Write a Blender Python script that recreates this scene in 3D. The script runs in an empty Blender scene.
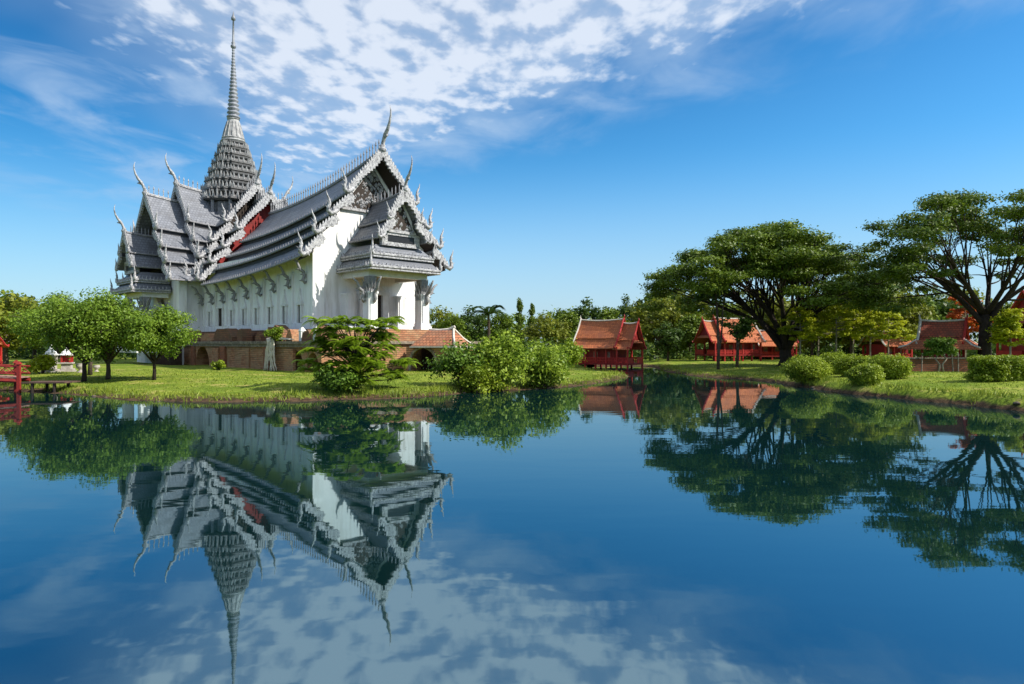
import bpy, bmesh, math, random
import numpy as np
from mathutils import Vector, Matrix

random.seed(7)
rng = np.random.default_rng(7)
PI = math.pi
S = bpy.context.scene
COL = S.collection
rad = math.radians

# ------------------------------------------------------------------ camera
CAM_H, F = 2.4, 682.67
cd = bpy.data.cameras.new('camera'); cam = bpy.data.objects.new('camera', cd); COL.objects.link(cam)
cam.location = (0, 0, CAM_H); cam.rotation_euler = (rad(90), 0, 0)
cd.sensor_width = 36; cd.lens = 24; cd.clip_start = .1; cd.clip_end = 6000
S.camera = cam

# ------------------------------------------------------------------ sky, sun, exposure
SUN_EL = rad(42)
SUN_DIR = Vector((.97, -.24, 0)).normalized() * math.cos(SUN_EL) + Vector((0, 0, math.sin(SUN_EL)))
world = bpy.data.worlds.new('World'); S.world = world; world.use_nodes = True
wt = world.node_tree; wt.nodes.clear()
def N(t, typ, **kw):
    n = t.nodes.new(typ)
    for k, v in kw.items(): setattr(n, k, v)
    return n
def val(n, **kw):
    for k, v in kw.items(): n.inputs[k.replace('_', ' ')].default_value = v
    return n
def build_world():
    t = wt; L = t.links.new
    out = N(t, 'ShaderNodeOutputWorld'); bg = N(t, 'ShaderNodeBackground'); bg.inputs[1].default_value = .11
    sky = N(t, 'ShaderNodeTexSky', sky_type='NISHITA'); sky.sun_disc = False
    sky.sun_elevation = SUN_EL; sky.sun_rotation = math.atan2(SUN_DIR.x, SUN_DIR.y)
    sky.altitude = 0; sky.air_density = 1.0; sky.dust_density = .35; sky.ozone_density = 3.0
    hs = N(t, 'ShaderNodeHueSaturation'); val(hs, Saturation=1.3, Hue=.5, Value=.95)
    L(sky.outputs[0], hs.inputs['Color'])
    tc = N(t, 'ShaderNodeTexCoord'); sep = N(t, 'ShaderNodeSeparateXYZ'); L(tc.outputs['Generated'], sep.inputs[0])
    def M(op, a, b=None, c=None, clamp=False):
        n = N(t, 'ShaderNodeMath', operation=op); n.use_clamp = clamp
        for i, x in enumerate((a, b, c)):
            if x is None: continue
            if isinstance(x, (int, float)): n.inputs[i].default_value = x
            else: L(x, n.inputs[i])
        return n.outputs[0]
    def sm(x, lo, hi):
        n = N(t, 'ShaderNodeMapRange', interpolation_type='SMOOTHSTEP')
        n.inputs[1].default_value = lo; n.inputs[2].default_value = hi
        L(x, n.inputs[0]); return n.outputs[0]
    z = M('MAXIMUM', sep.outputs[2], .04)
    X = M('DIVIDE', sep.outputs[0], z); Y = M('DIVIDE', sep.outputs[1], z)
    cmb = N(t, 'ShaderNodeCombineXYZ'); L(X, cmb.inputs[0]); L(Y, cmb.inputs[1])
    def noise(scale, detail, rough, dist=0.0, off=(0, 0, 0), sc=(1, 1, 1)):
        mp = N(t, 'ShaderNodeMapping'); mp.inputs[1].default_value = off; mp.inputs[3].default_value = sc
        L(cmb.outputs[0], mp.inputs[0])
        n = N(t, 'ShaderNodeTexNoise'); val(n, Scale=scale, Detail=detail, Roughness=rough, Distortion=dist)
        L(mp.outputs[0], n.inputs['Vector']); return n.outputs[0]
    big = noise(1.1, 3, .5, .3, (3.1, 7.7, 0), (1, .6, 1))
    mid = noise(3.4, 4, .55, .3, (1.3, .7, 0), (1, .55, 1))
    cells = noise(12.5, 4, .5, .1, (4.4, 2.2, 0), (.8, .5, 1))
    wisps = noise(2.6, 5, .55, .5, (8.2, 5.1, 0), (.8, .6, 1))
    # where the cloud bank lies (it is a bank in the sky: it ends along a slanted front)
    edge = M('ADD', X, M('MULTIPLY', Y, .98))
    edge = M('ADD', edge, M('MULTIPLY', M('SUBTRACT', mid, .5), 1.3))
    reg = sm(edge, 3.4, 2.4)
    lft = sm(M('ADD', X, M('MULTIPLY', M('SUBTRACT', big, .5), 1.6)), -2.0, -.7)
    reg = M('MULTIPLY', reg, lft)
    dens = M('ADD', M('MULTIPLY', M('SUBTRACT', cells, .5), 2.0), M('MULTIPLY', M('SUBTRACT', mid, .5), 1.1))
    dens = M('ADD', dens, M('SUBTRACT', M('MULTIPLY', reg, 1.0), .54))
    thick = M('MULTIPLY', sm(dens, -.36, .62), sm(reg, .02, .3))
    veil_reg = M('MULTIPLY', sm(edge, 3.9, 2.7), sm(X, -4.2, -1.2))
    veil = M('MULTIPLY', sm(M('ADD', wisps, M('MULTIPLY', M('SUBTRACT', big, .5), .7)), .36, .74), M('MULTIPLY', veil_reg, .7))
    far = M('MULTIPLY', sm(noise(.55, 5, .6, .8, (2, 9, 0), (.5, 1.3, 1)), .62, .85), .12)
    mask = M('MAXIMUM', M('MAXIMUM', M('MULTIPLY', thick, .86), M('MAXIMUM', veil, M('MULTIPLY', reg, .6))), far, clamp=True)
    mask = M('MULTIPLY', mask, sm(sep.outputs[2], .05, .2))
    ramp = N(t, 'ShaderNodeMix', data_type='RGBA')
    ramp.inputs[6].default_value = (2.7, 3.6, 4.8, 1); ramp.inputs[7].default_value = (4.6, 5.0, 5.6, 1)
    L(sm(dens, 0, .6), ramp.inputs[0])
    mx = N(t, 'ShaderNodeMix', data_type='RGBA')
    tintn = N(t, 'ShaderNodeMix', data_type='RGBA', blend_type='MULTIPLY'); tintn.inputs[0].default_value = 1; tintn.inputs[7].default_value = (.66, 1.0, 1.03, 1)
    L(hs.outputs[0], tintn.inputs[6])
    hz = N(t, 'ShaderNodeMix', data_type='RGBA'); hz.inputs[7].default_value = (2.75, 3.4, 4.5, 1)
    L(M('MULTIPLY', sm(sep.outputs[2], .28, -.02), .82), hz.inputs[0]); L(tintn.outputs[2], hz.inputs[6])
    dp = N(t, 'ShaderNodeMix', data_type='RGBA', blend_type='MULTIPLY'); dp.inputs[7].default_value = (.20, .53, .64, 1)
    L(M('MULTIPLY', sm(M('SUBTRACT', sep.outputs[2], M('MULTIPLY', sep.outputs[0], .25)), .12, .62), 1.), dp.inputs[0]); L(hz.outputs[2], dp.inputs[6])
    L(mask, mx.inputs[0]); L(dp.outputs[2], mx.inputs[6]); L(ramp.outputs[2], mx.inputs[7])
    L(mx.outputs[2], bg.inputs[0]); L(bg.outputs[0], out.inputs[0])
build_world()
sd = bpy.data.lights.new('sun', 'SUN'); sun = bpy.data.objects.new('sun', sd); COL.objects.link(sun)
sd.energy = 4.25; sd.angle = rad(.5); sd.color = (1, .94, .84)
sun.rotation_euler = SUN_DIR.to_track_quat('Z', 'Y').to_euler()
S.view_settings.view_transform = 'Standard'; S.view_settings.look = 'None'
S.view_settings.exposure = .74; S.view_settings.gamma = 1
S.cycles.max_bounces = 6; S.cycles.transparent_max_bounces = 6; S.cycles.diffuse_bounces = 3
S.cycles.glossy_bounces = 3; S.cycles.transmission_bounces = 3; S.cycles.caustics_reflective = False

# ------------------------------------------------------------------ helpers
class MB:
    def __init__(s): s.v, s.f = [], []
    def add(s, vs, fs):
        o = len(s.v); s.v += [tuple(p) for p in vs]; s.f += [tuple(i + o for i in f) for f in fs]
    def box(s, x0, x1, y0, y1, z0, z1):
        s.add([(x0,y0,z0),(x1,y0,z0),(x1,y1,z0),(x0,y1,z0),(x0,y0,z1),(x1,y0,z1),(x1,y1,z1),(x0,y1,z1)],
              [(3,2,1,0),(4,5,6,7),(0,1,5,4),(1,2,6,5),(2,3,7,6),(3,0,4,7)])
    def frustum(s, a, b):                      # a, b = (x0,x1,y0,y1,z)
        x0,x1,y0,y1,z0 = a; X0,X1,Y0,Y1,z1 = b
        s.add([(x0,y0,z0),(x1,y0,z0),(x1,y1,z0),(x0,y1,z0),(X0,Y0,z1),(X1,Y0,z1),(X1,Y1,z1),(X0,Y1,z1)],
              [(3,2,1,0),(4,5,6,7),(0,1,5,4),(1,2,6,5),(2,3,7,6),(3,0,4,7)])
    def prism(s, poly, fn, d0, d1):            # poly of 2D points, fn(p, d) -> 3D point
        n = len(poly)
        s.add([fn(p, d0) for p in poly] + [fn(p, d1) for p in poly],
              [tuple(range(n-1, -1, -1)), tuple(range(n, 2*n))] + [(i, (i+1) % n, n+(i+1) % n, n+i) for i in range(n)])
    def tube(s, pts, rs, n=6, cap=True):
        pts = [Vector(p) for p in pts]; o = len(s.v); m = len(pts)
        if isinstance(rs, (int, float)): rs = [rs]*m
        up = None
        for i, p in enumerate(pts):
            d = (pts[min(i+1, m-1)] - pts[max(i-1, 0)])
            d = d.normalized() if d.length > 1e-9 else Vector((0,0,1))
            if up is None: up = Vector((1,0,0)) if abs(d.x) < .8 else Vector((0,1,0))
            a = d.cross(up).normalized(); b = d.cross(a).normalized(); up = b.cross(d).normalized() if False else up
            for k in range(n):
                t = 2*PI*k/n; q = p + (a*math.cos(t) + b*math.sin(t))*rs[i]; s.v.append(tuple(q))
        for i in range(m-1):
            for k in range(n):
                k2 = (k+1) % n; s.f.append((o+i*n+k, o+i*n+k2, o+(i+1)*n+k2, o+(i+1)*n+k))
        if cap:
            s.f.append(tuple(o+k for k in range(n-1, -1, -1))); s.f.append(tuple(o+(m-1)*n+k for k in range(n)))
    def lathe(s, prof, c=(0,0,0), n=16):
        o = len(s.v)
        for r, z in prof:
            for k in range(n):
                t = 2*PI*k/n; s.v.append((c[0]+r*math.cos(t), c[1]+r*math.sin(t), c[2]+z))
        for i in range(len(prof)-1):
            for k in range(n):
                k2 = (k+1) % n; s.f.append((o+i*n+k, o+i*n+k2, o+(i+1)*n+k2, o+(i+1)*n+k))
        s.f.append(tuple(o+k for k in range(n-1, -1, -1))); s.f.append(tuple(o+(len(prof)-1)*n+k for k in range(n)))
    def spike(s, p, w, h, lean=(0,0)):          # little leaf-shaped fin, four sided
        x, y, z = p; a = w/2
        s.add([(x-a,y,z),(x,y-a,z),(x+a,y,z),(x,y+a,z),(x-a*.8+lean[0]*.4,y+lean[1]*.4,z+h*.45),(x+lean[0]*.4,y-a*.8+lean[1]*.4,z+h*.45),
               (x+a*.8+lean[0]*.4,y+lean[1]*.4,z+h*.45),(x+lean[0]*.4,y+a*.8+lean[1]*.4,z+h*.45),(x+lean[0],y+lean[1],z+h)],
              [(0,1,5,4),(1,2,6,5),(2,3,7,6),(3,0,4,7),(4,5,8),(5,6,8),(6,7,8),(7,4,8)])
    def mesh(s, name, m, smooth=False):
        me = bpy.data.meshes.new(name); me.from_pydata(s.v, [], s.f); me.materials.append(m)
        bm = bmesh.new(); bm.from_mesh(me); bmesh.ops.recalc_face_normals(bm, faces=bm.faces); bm.to_mesh(me); bm.free()
        if smooth: me.polygons.foreach_set('use_smooth', [True]*len(me.polygons))
        return me
    def build(s, name, m, parent=None, smooth=False, label=None):
        return link(name, s.mesh(name, m, smooth), parent, label)
def link(name, me, parent=None, label=None):
    o = bpy.data.objects.new(name, me); COL.objects.link(o)
    if parent is not None: o.parent = parent
    if label: o['label'] = label
    return o
def tag(o, label, cat, group=None):
    o['label'] = label; o['category'] = cat
    if group: o['group'] = group
    return o
def thing(name, label, cat, loc=(0,0,0), rz=0, group=None):
    o = bpy.data.objects.new(name, None); COL.objects.link(o)
    o.location = loc; o.rotation_euler = (0, 0, rz); o.empty_display_size = .3
    return tag(o, label, cat, group)
def gx(px, D): return (px - 512) / F * D          # sideways metres of a sight line at a depth
def gz(py, D): return CAM_H + (342 - py) / F * D
def wob(a, i): return a*math.sin(i*12.9898)*math.cos(i*4.1414)

# ------------------------------------------------------------------ materials
def mat(name, c1, c2=None, scale=4., rough=.75, bump=0., bscale=None, detail=6, spec=.3, c3=None, s3=30., lo=.35, hi=.65, streak=None):
    m = bpy.data.materials.new(name); m.use_nodes = True; t = m.node_tree; L = t.links.new
    b = t.nodes['Principled BSDF']; b.inputs['Roughness'].default_value = rough; b.inputs['Specular IOR Level'].default_value = spec
    tc = N(t, 'ShaderNodeTexCoord')
    c1 = (*c1, 1); c2 = (*(c2 or tuple(x*.8 for x in c1[:3])), 1)
    n = N(t, 'ShaderNodeTexNoise'); val(n, Scale=scale, Detail=detail, Roughness=.6); L(tc.outputs['Object'], n.inputs['Vector'])
    mr = N(t, 'ShaderNodeMapRange'); mr.inputs[1].default_value = lo; mr.inputs[2].default_value = hi; L(n.outputs[0], mr.inputs[0])
    mx = N(t, 'ShaderNodeMix', data_type='RGBA'); mx.inputs[6].default_value = c1; mx.inputs[7].default_value = c2; L(mr.outputs[0], mx.inputs[0])
    col = mx.outputs[2]
    if c3:
        n3 = N(t, 'ShaderNodeTexNoise'); val(n3, Scale=s3, Detail=4, Roughness=.6); sm_ = N(t, 'ShaderNodeMapping'); sm_.inputs[3].default_value = (1, 1, streak or 1); L(tc.outputs['Object'], sm_.inputs[0]); L(sm_.outputs[0], n3.inputs['Vector'])
        m3 = N(t, 'ShaderNodeMapRange'); m3.inputs[1].default_value = .5; m3.inputs[2].default_value = .68; L(n3.outputs[0], m3.inputs[0])
        x3 = N(t, 'ShaderNodeMix', data_type='RGBA'); L(m3.outputs[0], x3.inputs[0]); L(col, x3.inputs[6]); x3.inputs[7].default_value = (*c3, 1); col = x3.outputs[2]
    L(col, b.inputs['Base Color'])
    if bump:
        nb = N(t, 'ShaderNodeTexNoise'); val(nb, Scale=bscale or scale*4, Detail=5); L(tc.outputs['Object'], nb.inputs['Vector'])
        bp = N(t, 'ShaderNodeBump'); bp.inputs['Strength'].default_value = bump; bp.inputs['Distance'].default_value = .05
        L(nb.outputs[0], bp.inputs['Height']); L(bp.outputs[0], b.inputs['Normal'])
    return m
def tile_mat(name, c1, c2, cm, tw, th, rough=.55, spec=.4, axis=('X', 'Z'), weather=None, bump=.5):
    m = bpy.data.materials.new(name); m.use_nodes = True; t = m.node_tree; L = t.links.new
    b = t.nodes['Principled BSDF']; b.inputs['Roughness'].default_value = rough; b.inputs['Specular IOR Level'].default_value = spec
    tc = N(t, 'ShaderNodeTexCoord'); sp = N(t, 'ShaderNodeSeparateXYZ'); L(tc.outputs['Object'], sp.inputs[0])
    cb = N(t, 'ShaderNodeCombineXYZ')
    if axis[0] == 'XY':
        ad = N(t, 'ShaderNodeMath', operation='ADD'); L(sp.outputs[0], ad.inputs[0]); L(sp.outputs[1], ad.inputs[1]); L(ad.outputs[0], cb.inputs[0])
    else: L(sp.outputs[axis[0]], cb.inputs[0])
    L(sp.outputs[axis[1]], cb.inputs[1])
    br = N(t, 'ShaderNodeTexBrick'); br.offset = .5
    val(br, Scale=1., Mortar_Size=.018*min(1, th*6), Mortar_Smooth=.2, Brick_Width=tw, Row_Height=th)
    br.inputs['Color1'].default_value = (*c1, 1); br.inputs['Color2'].default_value = (*c2, 1); br.inputs['Mortar'].default_value = (*cm, 1)
    L(cb.outputs[0], br.inputs['Vector'])
    n = N(t, 'ShaderNodeTexNoise'); val(n, Scale=1.1, Detail=8, Roughness=.65); L(tc.outputs['Object'], n.inputs['Vector'])
    mr = N(t, 'ShaderNodeMapRange'); mr.inputs[1].default_value = .42; mr.inputs[2].default_value = .7; L(n.outputs[0], mr.inputs[0])
    mx = N(t, 'ShaderNodeMix', data_type='RGBA'); L(mr.outputs[0], mx.inputs[0]); L(br.outputs[0], mx.inputs[6])
    mx.inputs[7].default_value = (*(weather or tuple(x*.55 for x in c1)), 1)
    L(mx.outputs[2], b.inputs['Base Color'])
    ad2 = N(t, 'ShaderNodeMath', operation='MULTIPLY_ADD'); L(n.outputs[0], ad2.inputs[0]); ad2.inputs[1].default_value = .8
    iv = N(t, 'ShaderNodeMath', operation='SUBTRACT'); iv.inputs[0].default_value = 1; L(br.outputs['Fac'], iv.inputs[1]); L(iv.outputs[0], ad2.inputs[2])
    bp = N(t, 'ShaderNodeBump'); bp.inputs['Strength'].default_value = bump; bp.inputs['Distance'].default_value = .04
    L(ad2.outputs[0], bp.inputs['Height']); L(bp.outputs[0], b.inputs['Normal'])
    return m
def leaf_mat(name, dark, light, trans=.35, nscale=.9):
    m = bpy.data.materials.new(name); m.use_nodes = True; t = m.node_tree; L = t.links.new
    b = t.nodes['Principled BSDF']; b.inputs['Roughness'].default_value = .5; b.inputs['Specular IOR Level'].default_value = .25
    out = t.nodes['Material Output']
    at = N(t, 'ShaderNodeAttribute', attribute_name='tint')
    tc = N(t, 'ShaderNodeTexCoord'); n = N(t, 'ShaderNodeTexNoise'); val(n, Scale=nscale, Detail=3); L(tc.outputs['Object'], n.inputs['Vector'])
    ad = N(t, 'ShaderNodeMath', operation='MULTIPLY_ADD'); L(at.outputs['Fac'], ad.inputs[0]); ad.inputs[1].default_value = .6
    sb = N(t, 'ShaderNodeMath', operation='MULTIPLY_ADD'); L(n.outputs[0], sb.inputs[0]); sb.inputs[1].default_value = 1.4; sb.inputs[2].default_value = -.5
    L(sb.outputs[0], ad.inputs[2]); ad.use_clamp = True
    mx = N(t, 'ShaderNodeMix', data_type='RGBA'); mx.inputs[6].default_value = (*dark, 1); mx.inputs[7].default_value = (*light, 1); L(ad.outputs[0], mx.inputs[0])
    L(mx.outputs[2], b.inputs['Base Color'])
    tr = N(t, 'ShaderNodeBsdfTranslucent'); L(mx.outputs[2], tr.inputs[0])
    ms = N(t, 'ShaderNodeMixShader'); ms.inputs[0].default_value = trans
    L(b.outputs[0], ms.inputs[1]); L(tr.outputs[0], ms.inputs[2]); L(ms.outputs[0], out.inputs[0])
    return m

WHITE = mat('whitewashed plaster', (.82,.82,.82), (.77,.77,.77), 1.2, .8, .1, 12, c3=(.62,.61,.59), s3=2.6, streak=.13)
WHITE_S = mat('weathered white plaster', (.76,.76,.75), (.64,.63,.61), 2.2, .85, .2, 14)
CARVED = mat('silvery carved stucco', (.52,.52,.53), (.26,.26,.28), 6, .6, .5, 22, c3=(.05,.05,.06), s3=7)
SPIRE = mat('grey carved spire', (.17,.17,.175), (.08,.08,.085), 5, .6, .5, 18, c3=(.11,.11,.12), s3=8)
NEEDLE = mat('grey needle', (.27,.29,.33), (.16,.17,.20), 4, .45)
SILVER = tile_mat('silver grey roof tiles', (.215,.228,.26), (.165,.175,.205), (.07,.078,.095), .3, .24, .5, .5, weather=(.11,.115,.13), bump=.35)
TRIM = mat('grey roof trim', (.30,.30,.32), (.17,.17,.19), 5, .6, .3, 20)
RISER_SHADE = mat('roof riser with painted shade', (.045,.045,.05), (.03,.03,.035), 6, .7)  # near-black colour stands in for shade beneath the tier above
DKWOOD_SHADE = mat('dark timber and painted shade', (.035,.024,.018), (.02,.014,.01), 5, .7)  # timber, and also the overhang shade painted on the pediments
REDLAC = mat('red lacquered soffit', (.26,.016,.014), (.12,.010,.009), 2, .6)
TRIM2 = mat('light grey leaf ornaments', (.42,.42,.42), (.20,.20,.21), 3, .6, .4, 20)
BRACK = mat('grey carved bracket', (.30,.30,.31), (.16,.16,.17), 9, .6, .4, 30)
GLASSDK = mat('dark opening', (.02,.02,.022), (.012,.012,.014), 3, .35)
BRICK = tile_mat('old brick and laterite', (.28,.13,.075), (.19,.09,.055), (.13,.09,.065), .42, .17, .95, .1, axis=('XY', 'Z'), weather=(.15,.10,.065), bump=1.)
TERR = tile_mat('worn laterite and brick', (.50,.25,.135), (.32,.14,.08), (.27,.17,.10), .36, .14, .95, .1, axis=('XY', 'Z'), weather=(.40,.28,.17), bump=1.4)
BRICK_SHADE = tile_mat('brick darkened as shade', (.06,.03,.022), (.04,.022,.016), (.02,.015,.012), .34, .13, .95, .1, axis=('XY', 'Z'), weather=(.05,.04,.03), bump=1.)  # arch recess shade put into the brick colour
BRICKRED = tile_mat('red brick', (.36,.13,.07), (.27,.095,.05), (.17,.12,.09), .34, .13, .95, .1, axis=('XY', 'Z'), weather=(.18,.1,.06), bump=.9)
STONE = mat('grey tan coping stone', (.30,.25,.19), (.16,.13,.10), 3, .9, .6, 10, c3=(.09,.08,.06), s3=5)
CLAY = tile_mat('orange clay roof tiles', (.62,.20,.075), (.42,.12,.05), (.16,.05,.03), .2, .15, .75, .2, weather=(.32,.11,.06))
CLAYW = tile_mat('weathered clay roof tiles', (.46,.19,.10), (.30,.11,.06), (.12,.06,.04), .24, .18, .85, .15, weather=(.24,.15,.10), bump=1.)
CLAYDK = tile_mat('brown red clay roof tiles', (.50,.11,.06), (.33,.07,.045), (.11,.04,.03), .2, .15, .75, .2, weather=(.18,.075,.05))
RED = mat('red painted timber', (.46,.026,.024), (.31,.017,.015), 3, .5, .1, 20, spec=.4)
REDDK = mat('deep red painted timber', (.27,.016,.015), (.17,.012,.012), 3, .55)
RIDGE = mat('pale ridge cement', (.66,.62,.56), (.48,.44,.39), 5, .8)
REDBR = mat('faded red bridge paint', (.30,.03,.022), (.19,.022,.018), 3, .6, .2, 18)
DKSTONE = mat('wet brown stone', (.14,.11,.08), (.07,.055,.04), 6, .8, .5, 20)
BARK = mat('grey brown bark', (.10,.075,.055), (.05,.036,.027), 5, .95, .8, 18)
BARKDK = mat('dark bark', (.045,.032,.024), (.022,.016,.012), 5, .95, .8, 16)
BARKPALE = mat('pale bark', (.36,.31,.25), (.22,.18,.14), 6, .9, .5, 20)
PALE = mat('weathered pale stone', (.48,.44,.40), (.30,.27,.24), 4, .85, .4, 16)
ROOTS = mat('bleached roots', (.70,.64,.54), (.5,.44,.36), 6, .85, .4, 25)
L_RAIN = leaf_mat('rain tree leaves', (.03,.065,.005), (.19,.27,.017), .3)
L_RAIN2 = leaf_mat('rain tree leaves darker', (.026,.058,.005), (.15,.22,.016), .3)
L_ROUND = leaf_mat('round tree leaves', (.06,.13,.010), (.28,.40,.04), .35)
L_BUSH = leaf_mat('bright bush leaves', (.075,.16,.010), (.36,.46,.04), .38)
L_BUSHDK = leaf_mat('dark bush leaves', (.035,.085,.008), (.16,.27,.025), .3)
L_HEDGE = leaf_mat('hedge leaves', (.095,.16,.008), (.36,.44,.03), .35)
L_YEL = leaf_mat('yellow green leaves', (.20,.27,.008), (.60,.62,.03), .42)
L_FAR = leaf_mat('far tree leaves', (.045,.09,.008), (.20,.28,.022), .3)
L_FARDK = leaf_mat('dark far tree leaves', (.020,.052,.008), (.09,.15,.018), .3)
L_FAROL = leaf_mat('olive far tree leaves', (.08,.105,.010), (.27,.30,.028), .33)
L_FERN = leaf_mat('feathery leaves', (.08,.16,.010), (.36,.50,.035), .4)
L_FLAME = leaf_mat('flame tree blossom', (.36,.05,.01), (.65,.16,.02), .4)
L_PALM = leaf_mat('palm fronds', (.018,.05,.012), (.07,.12,.02), .25)
L_FLOWER = leaf_mat('red flowers', (.4,.02,.02), (.6,.05,.04), .3)
L_GRASS = leaf_mat('grass blades', (.10,.16,.012), (.31,.36,.045), .35, .5)

def ground_mat():
    m = bpy.data.materials.new('lawn and soil'); m.use_nodes = True; t = m.node_tree; L = t.links.new
    b = t.nodes['Principled BSDF']; b.inputs['Roughness'].default_value = .95; b.inputs['Specular IOR Level'].default_value = .1
    tc = N(t, 'ShaderNodeTexCoord'); sp = N(t, 'ShaderNodeSeparateXYZ'); L(tc.outputs['Object'], sp.inputs[0])
    def nz(sc, d=6, r=.6):
        n = N(t, 'ShaderNodeTexNoise'); val(n, Scale=sc, Detail=d, Roughness=r); L(tc.outputs['Object'], n.inputs['Vector']); return n.outputs[0]
    def mr(x, a, b_):
        n = N(t, 'ShaderNodeMapRange', interpolation_type='SMOOTHSTEP'); n.inputs[1].default_value = a; n.inputs[2].default_value = b_; L(x, n.inputs[0]); return n.outputs[0]
    def mix(f, a, c):
        n = N(t, 'ShaderNodeMix', data_type='RGBA'); L(f, n.inputs[0])
        for i, x in ((6, a), (7, c)):
            if isinstance(x, tuple): n.inputs[i].default_value = (*x, 1)
            else: L(x, n.inputs[i])
        return n.outputs[2]
    g = mix(mr(nz(.35), .35, .68), (.13,.20,.018), (.29,.34,.045))
    g = mix(mr(nz(6., 8, .7), .42, .62), g, (.085,.125,.014))
    g = mix(mr(nz(.8, 5), .53, .72), g, (.37,.31,.10))
    soil = mix(mr(nz(3.), .35, .65), (.11,.07,.04), (.045,.03,.018))
    zz = N(t, 'ShaderNodeMath', operation='ADD'); L(sp.outputs[2], zz.inputs[0])
    q = N(t, 'ShaderNodeMath', operation='MULTIPLY_ADD'); L(nz(1.3, 5), q.inputs[0]); q.inputs[1].default_value = .4; q.inputs[2].default_value = -.2; L(q.outputs[0], zz.inputs[1])
    L(mix(mr(zz.outputs[0], .08, .24), soil, g), b.inputs['Base Color'])
    bp = N(t, 'ShaderNodeBump'); bp.inputs['Strength'].default_value = .9; bp.inputs['Distance'].default_value = .08
    L(nz(9., 8, .7), bp.inputs['Height']); L(bp.outputs[0], b.inputs['Normal'])
    return m
def water_mat():
    m = bpy.data.materials.new('pond water'); m.use_nodes = True; t = m.node_tree; L = t.links.new
    b = t.nodes['Principled BSDF']; b.inputs['Roughness'].default_value = .02
    b.inputs['IOR'].default_value = 4.2; b.inputs['Specular Tint'].default_value = (.62, .88, 1, 1); b.inputs['Base Color'].default_value = (.002,.014,.015,1)
    tc = N(t, 'ShaderNodeTexCoord'); mp = N(t, 'ShaderNodeMapping'); mp.inputs[3].default_value = (.35, 1., 1.); L(tc.outputs['Object'], mp.inputs[0])
    n = N(t, 'ShaderNodeTexNoise'); val(n, Scale=.9, Detail=3, Roughness=.5); L(mp.outputs[0], n.inputs['Vector'])
    bp = N(t, 'ShaderNodeBump'); bp.inputs['Strength'].default_value = .065; bp.inputs['Distance'].default_value = .05
    L(n.outputs[0], bp.inputs['Height']); L(bp.outputs[0], b.inputs['Normal'])
    return m

# ------------------------------------------------------------------ ground and water
SHORE = [(-70,24),(-40,31),(-30,34.2),(-24.6,33.6),(-22.6,32.6),(-20.5,31.4),(-18,29.6),(-16.2,28.2),(-14.6,27.6),(-12.4,27.0),(-10.4,27.2),(-8.4,27.5),(-7.0,28.4),
         (-5.4,28.6),(-4.0,29.4),(-2.6,31),(-1.9,33),(-1.3,33.2),(0,33.4),(2.2,35.6),(4.3,38),(6.3,42),(7.9,46),(8.5,48.5),(8.1,51),(7.0,55),(6.2,60),(6.5,64),
         (8,68.5),(11,69),(13.4,67.5),(13.6,65),(12.7,59),(12.4,53),(12.9,47.2),(14.4,45),(15.5,42.5),(15.6,39.5),(15.5,37),(15.4,33.6),(15.8,31),(16.2,29),(16.8,27.2),(17.3,25),(17.9,23.2),
         (19.5,20),(24,14),(34,6),(60,-10),(60,-60),(-70,-60)]
def chaikin(p):
    o = []
    for i in range(len(p)):
        a, b = np.array(p[i]), np.array(p[(i+1) % len(p)]); o += [a*.75+b*.25, a*.25+b*.75]
    return o
SH = np.array(chaikin(SHORE))
def shore_dist(x, y):                                  # > 0 on land
    x = np.asarray(x, float).ravel(); y = np.asarray(y, float).ravel()
    best = np.full(x.shape, 1e9); inside = np.zeros(x.shape, bool)
    for i in range(len(SH)):
        a, b = SH[i], SH[(i+1) % len(SH)]; d = b-a
        t = np.clip(((x-a[0])*d[0]+(y-a[1])*d[1])/(d@d), 0, 1)
        best = np.minimum(best, (x-a[0]-t*d[0])**2+(y-a[1]-t*d[1])**2)
        c = (a[1] > y) != (b[1] > y)
        with np.errstate(divide='ignore', invalid='ignore'):
            xi = d[0]*(y-a[1])/(d[1] if d[1] else 1e-9)+a[0]
        inside ^= c & (x < xi)
    best = np.sqrt(best)
    return np.where(inside, -best, best)
def sstep(t): t = np.clip(t, 0, 1); return t*t*(3-2*t)
def ground_h(x, y):
    x = np.asarray(x, float).ravel(); y = np.asarray(y, float).ravel()
    d = shore_dist(x, y)
    d = d + .18*np.sin(x*2.1+y*.7)*np.cos(y*1.7-x*.4) + .08*np.sin(x*5.3)*np.sin(y*4.7)
    right = sstep((x-12)/3)*sstep((46-y)/8)             # the right bank is a cut, steeper bank
    h = sstep(d/(1.0-.55*right))*(.20+.2*right) + sstep(d/7.)*.24
    h = h + np.where(d > 1, .03*np.sin(x*.6)*np.sin(y*.5)+.012*np.sin(x*1.9+y*1.3), 0)
    return np.where(d < 0, np.maximum(d*.6, -1.6), h)
def gh(x, y): return float(ground_h([x], [y])[0])
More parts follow.
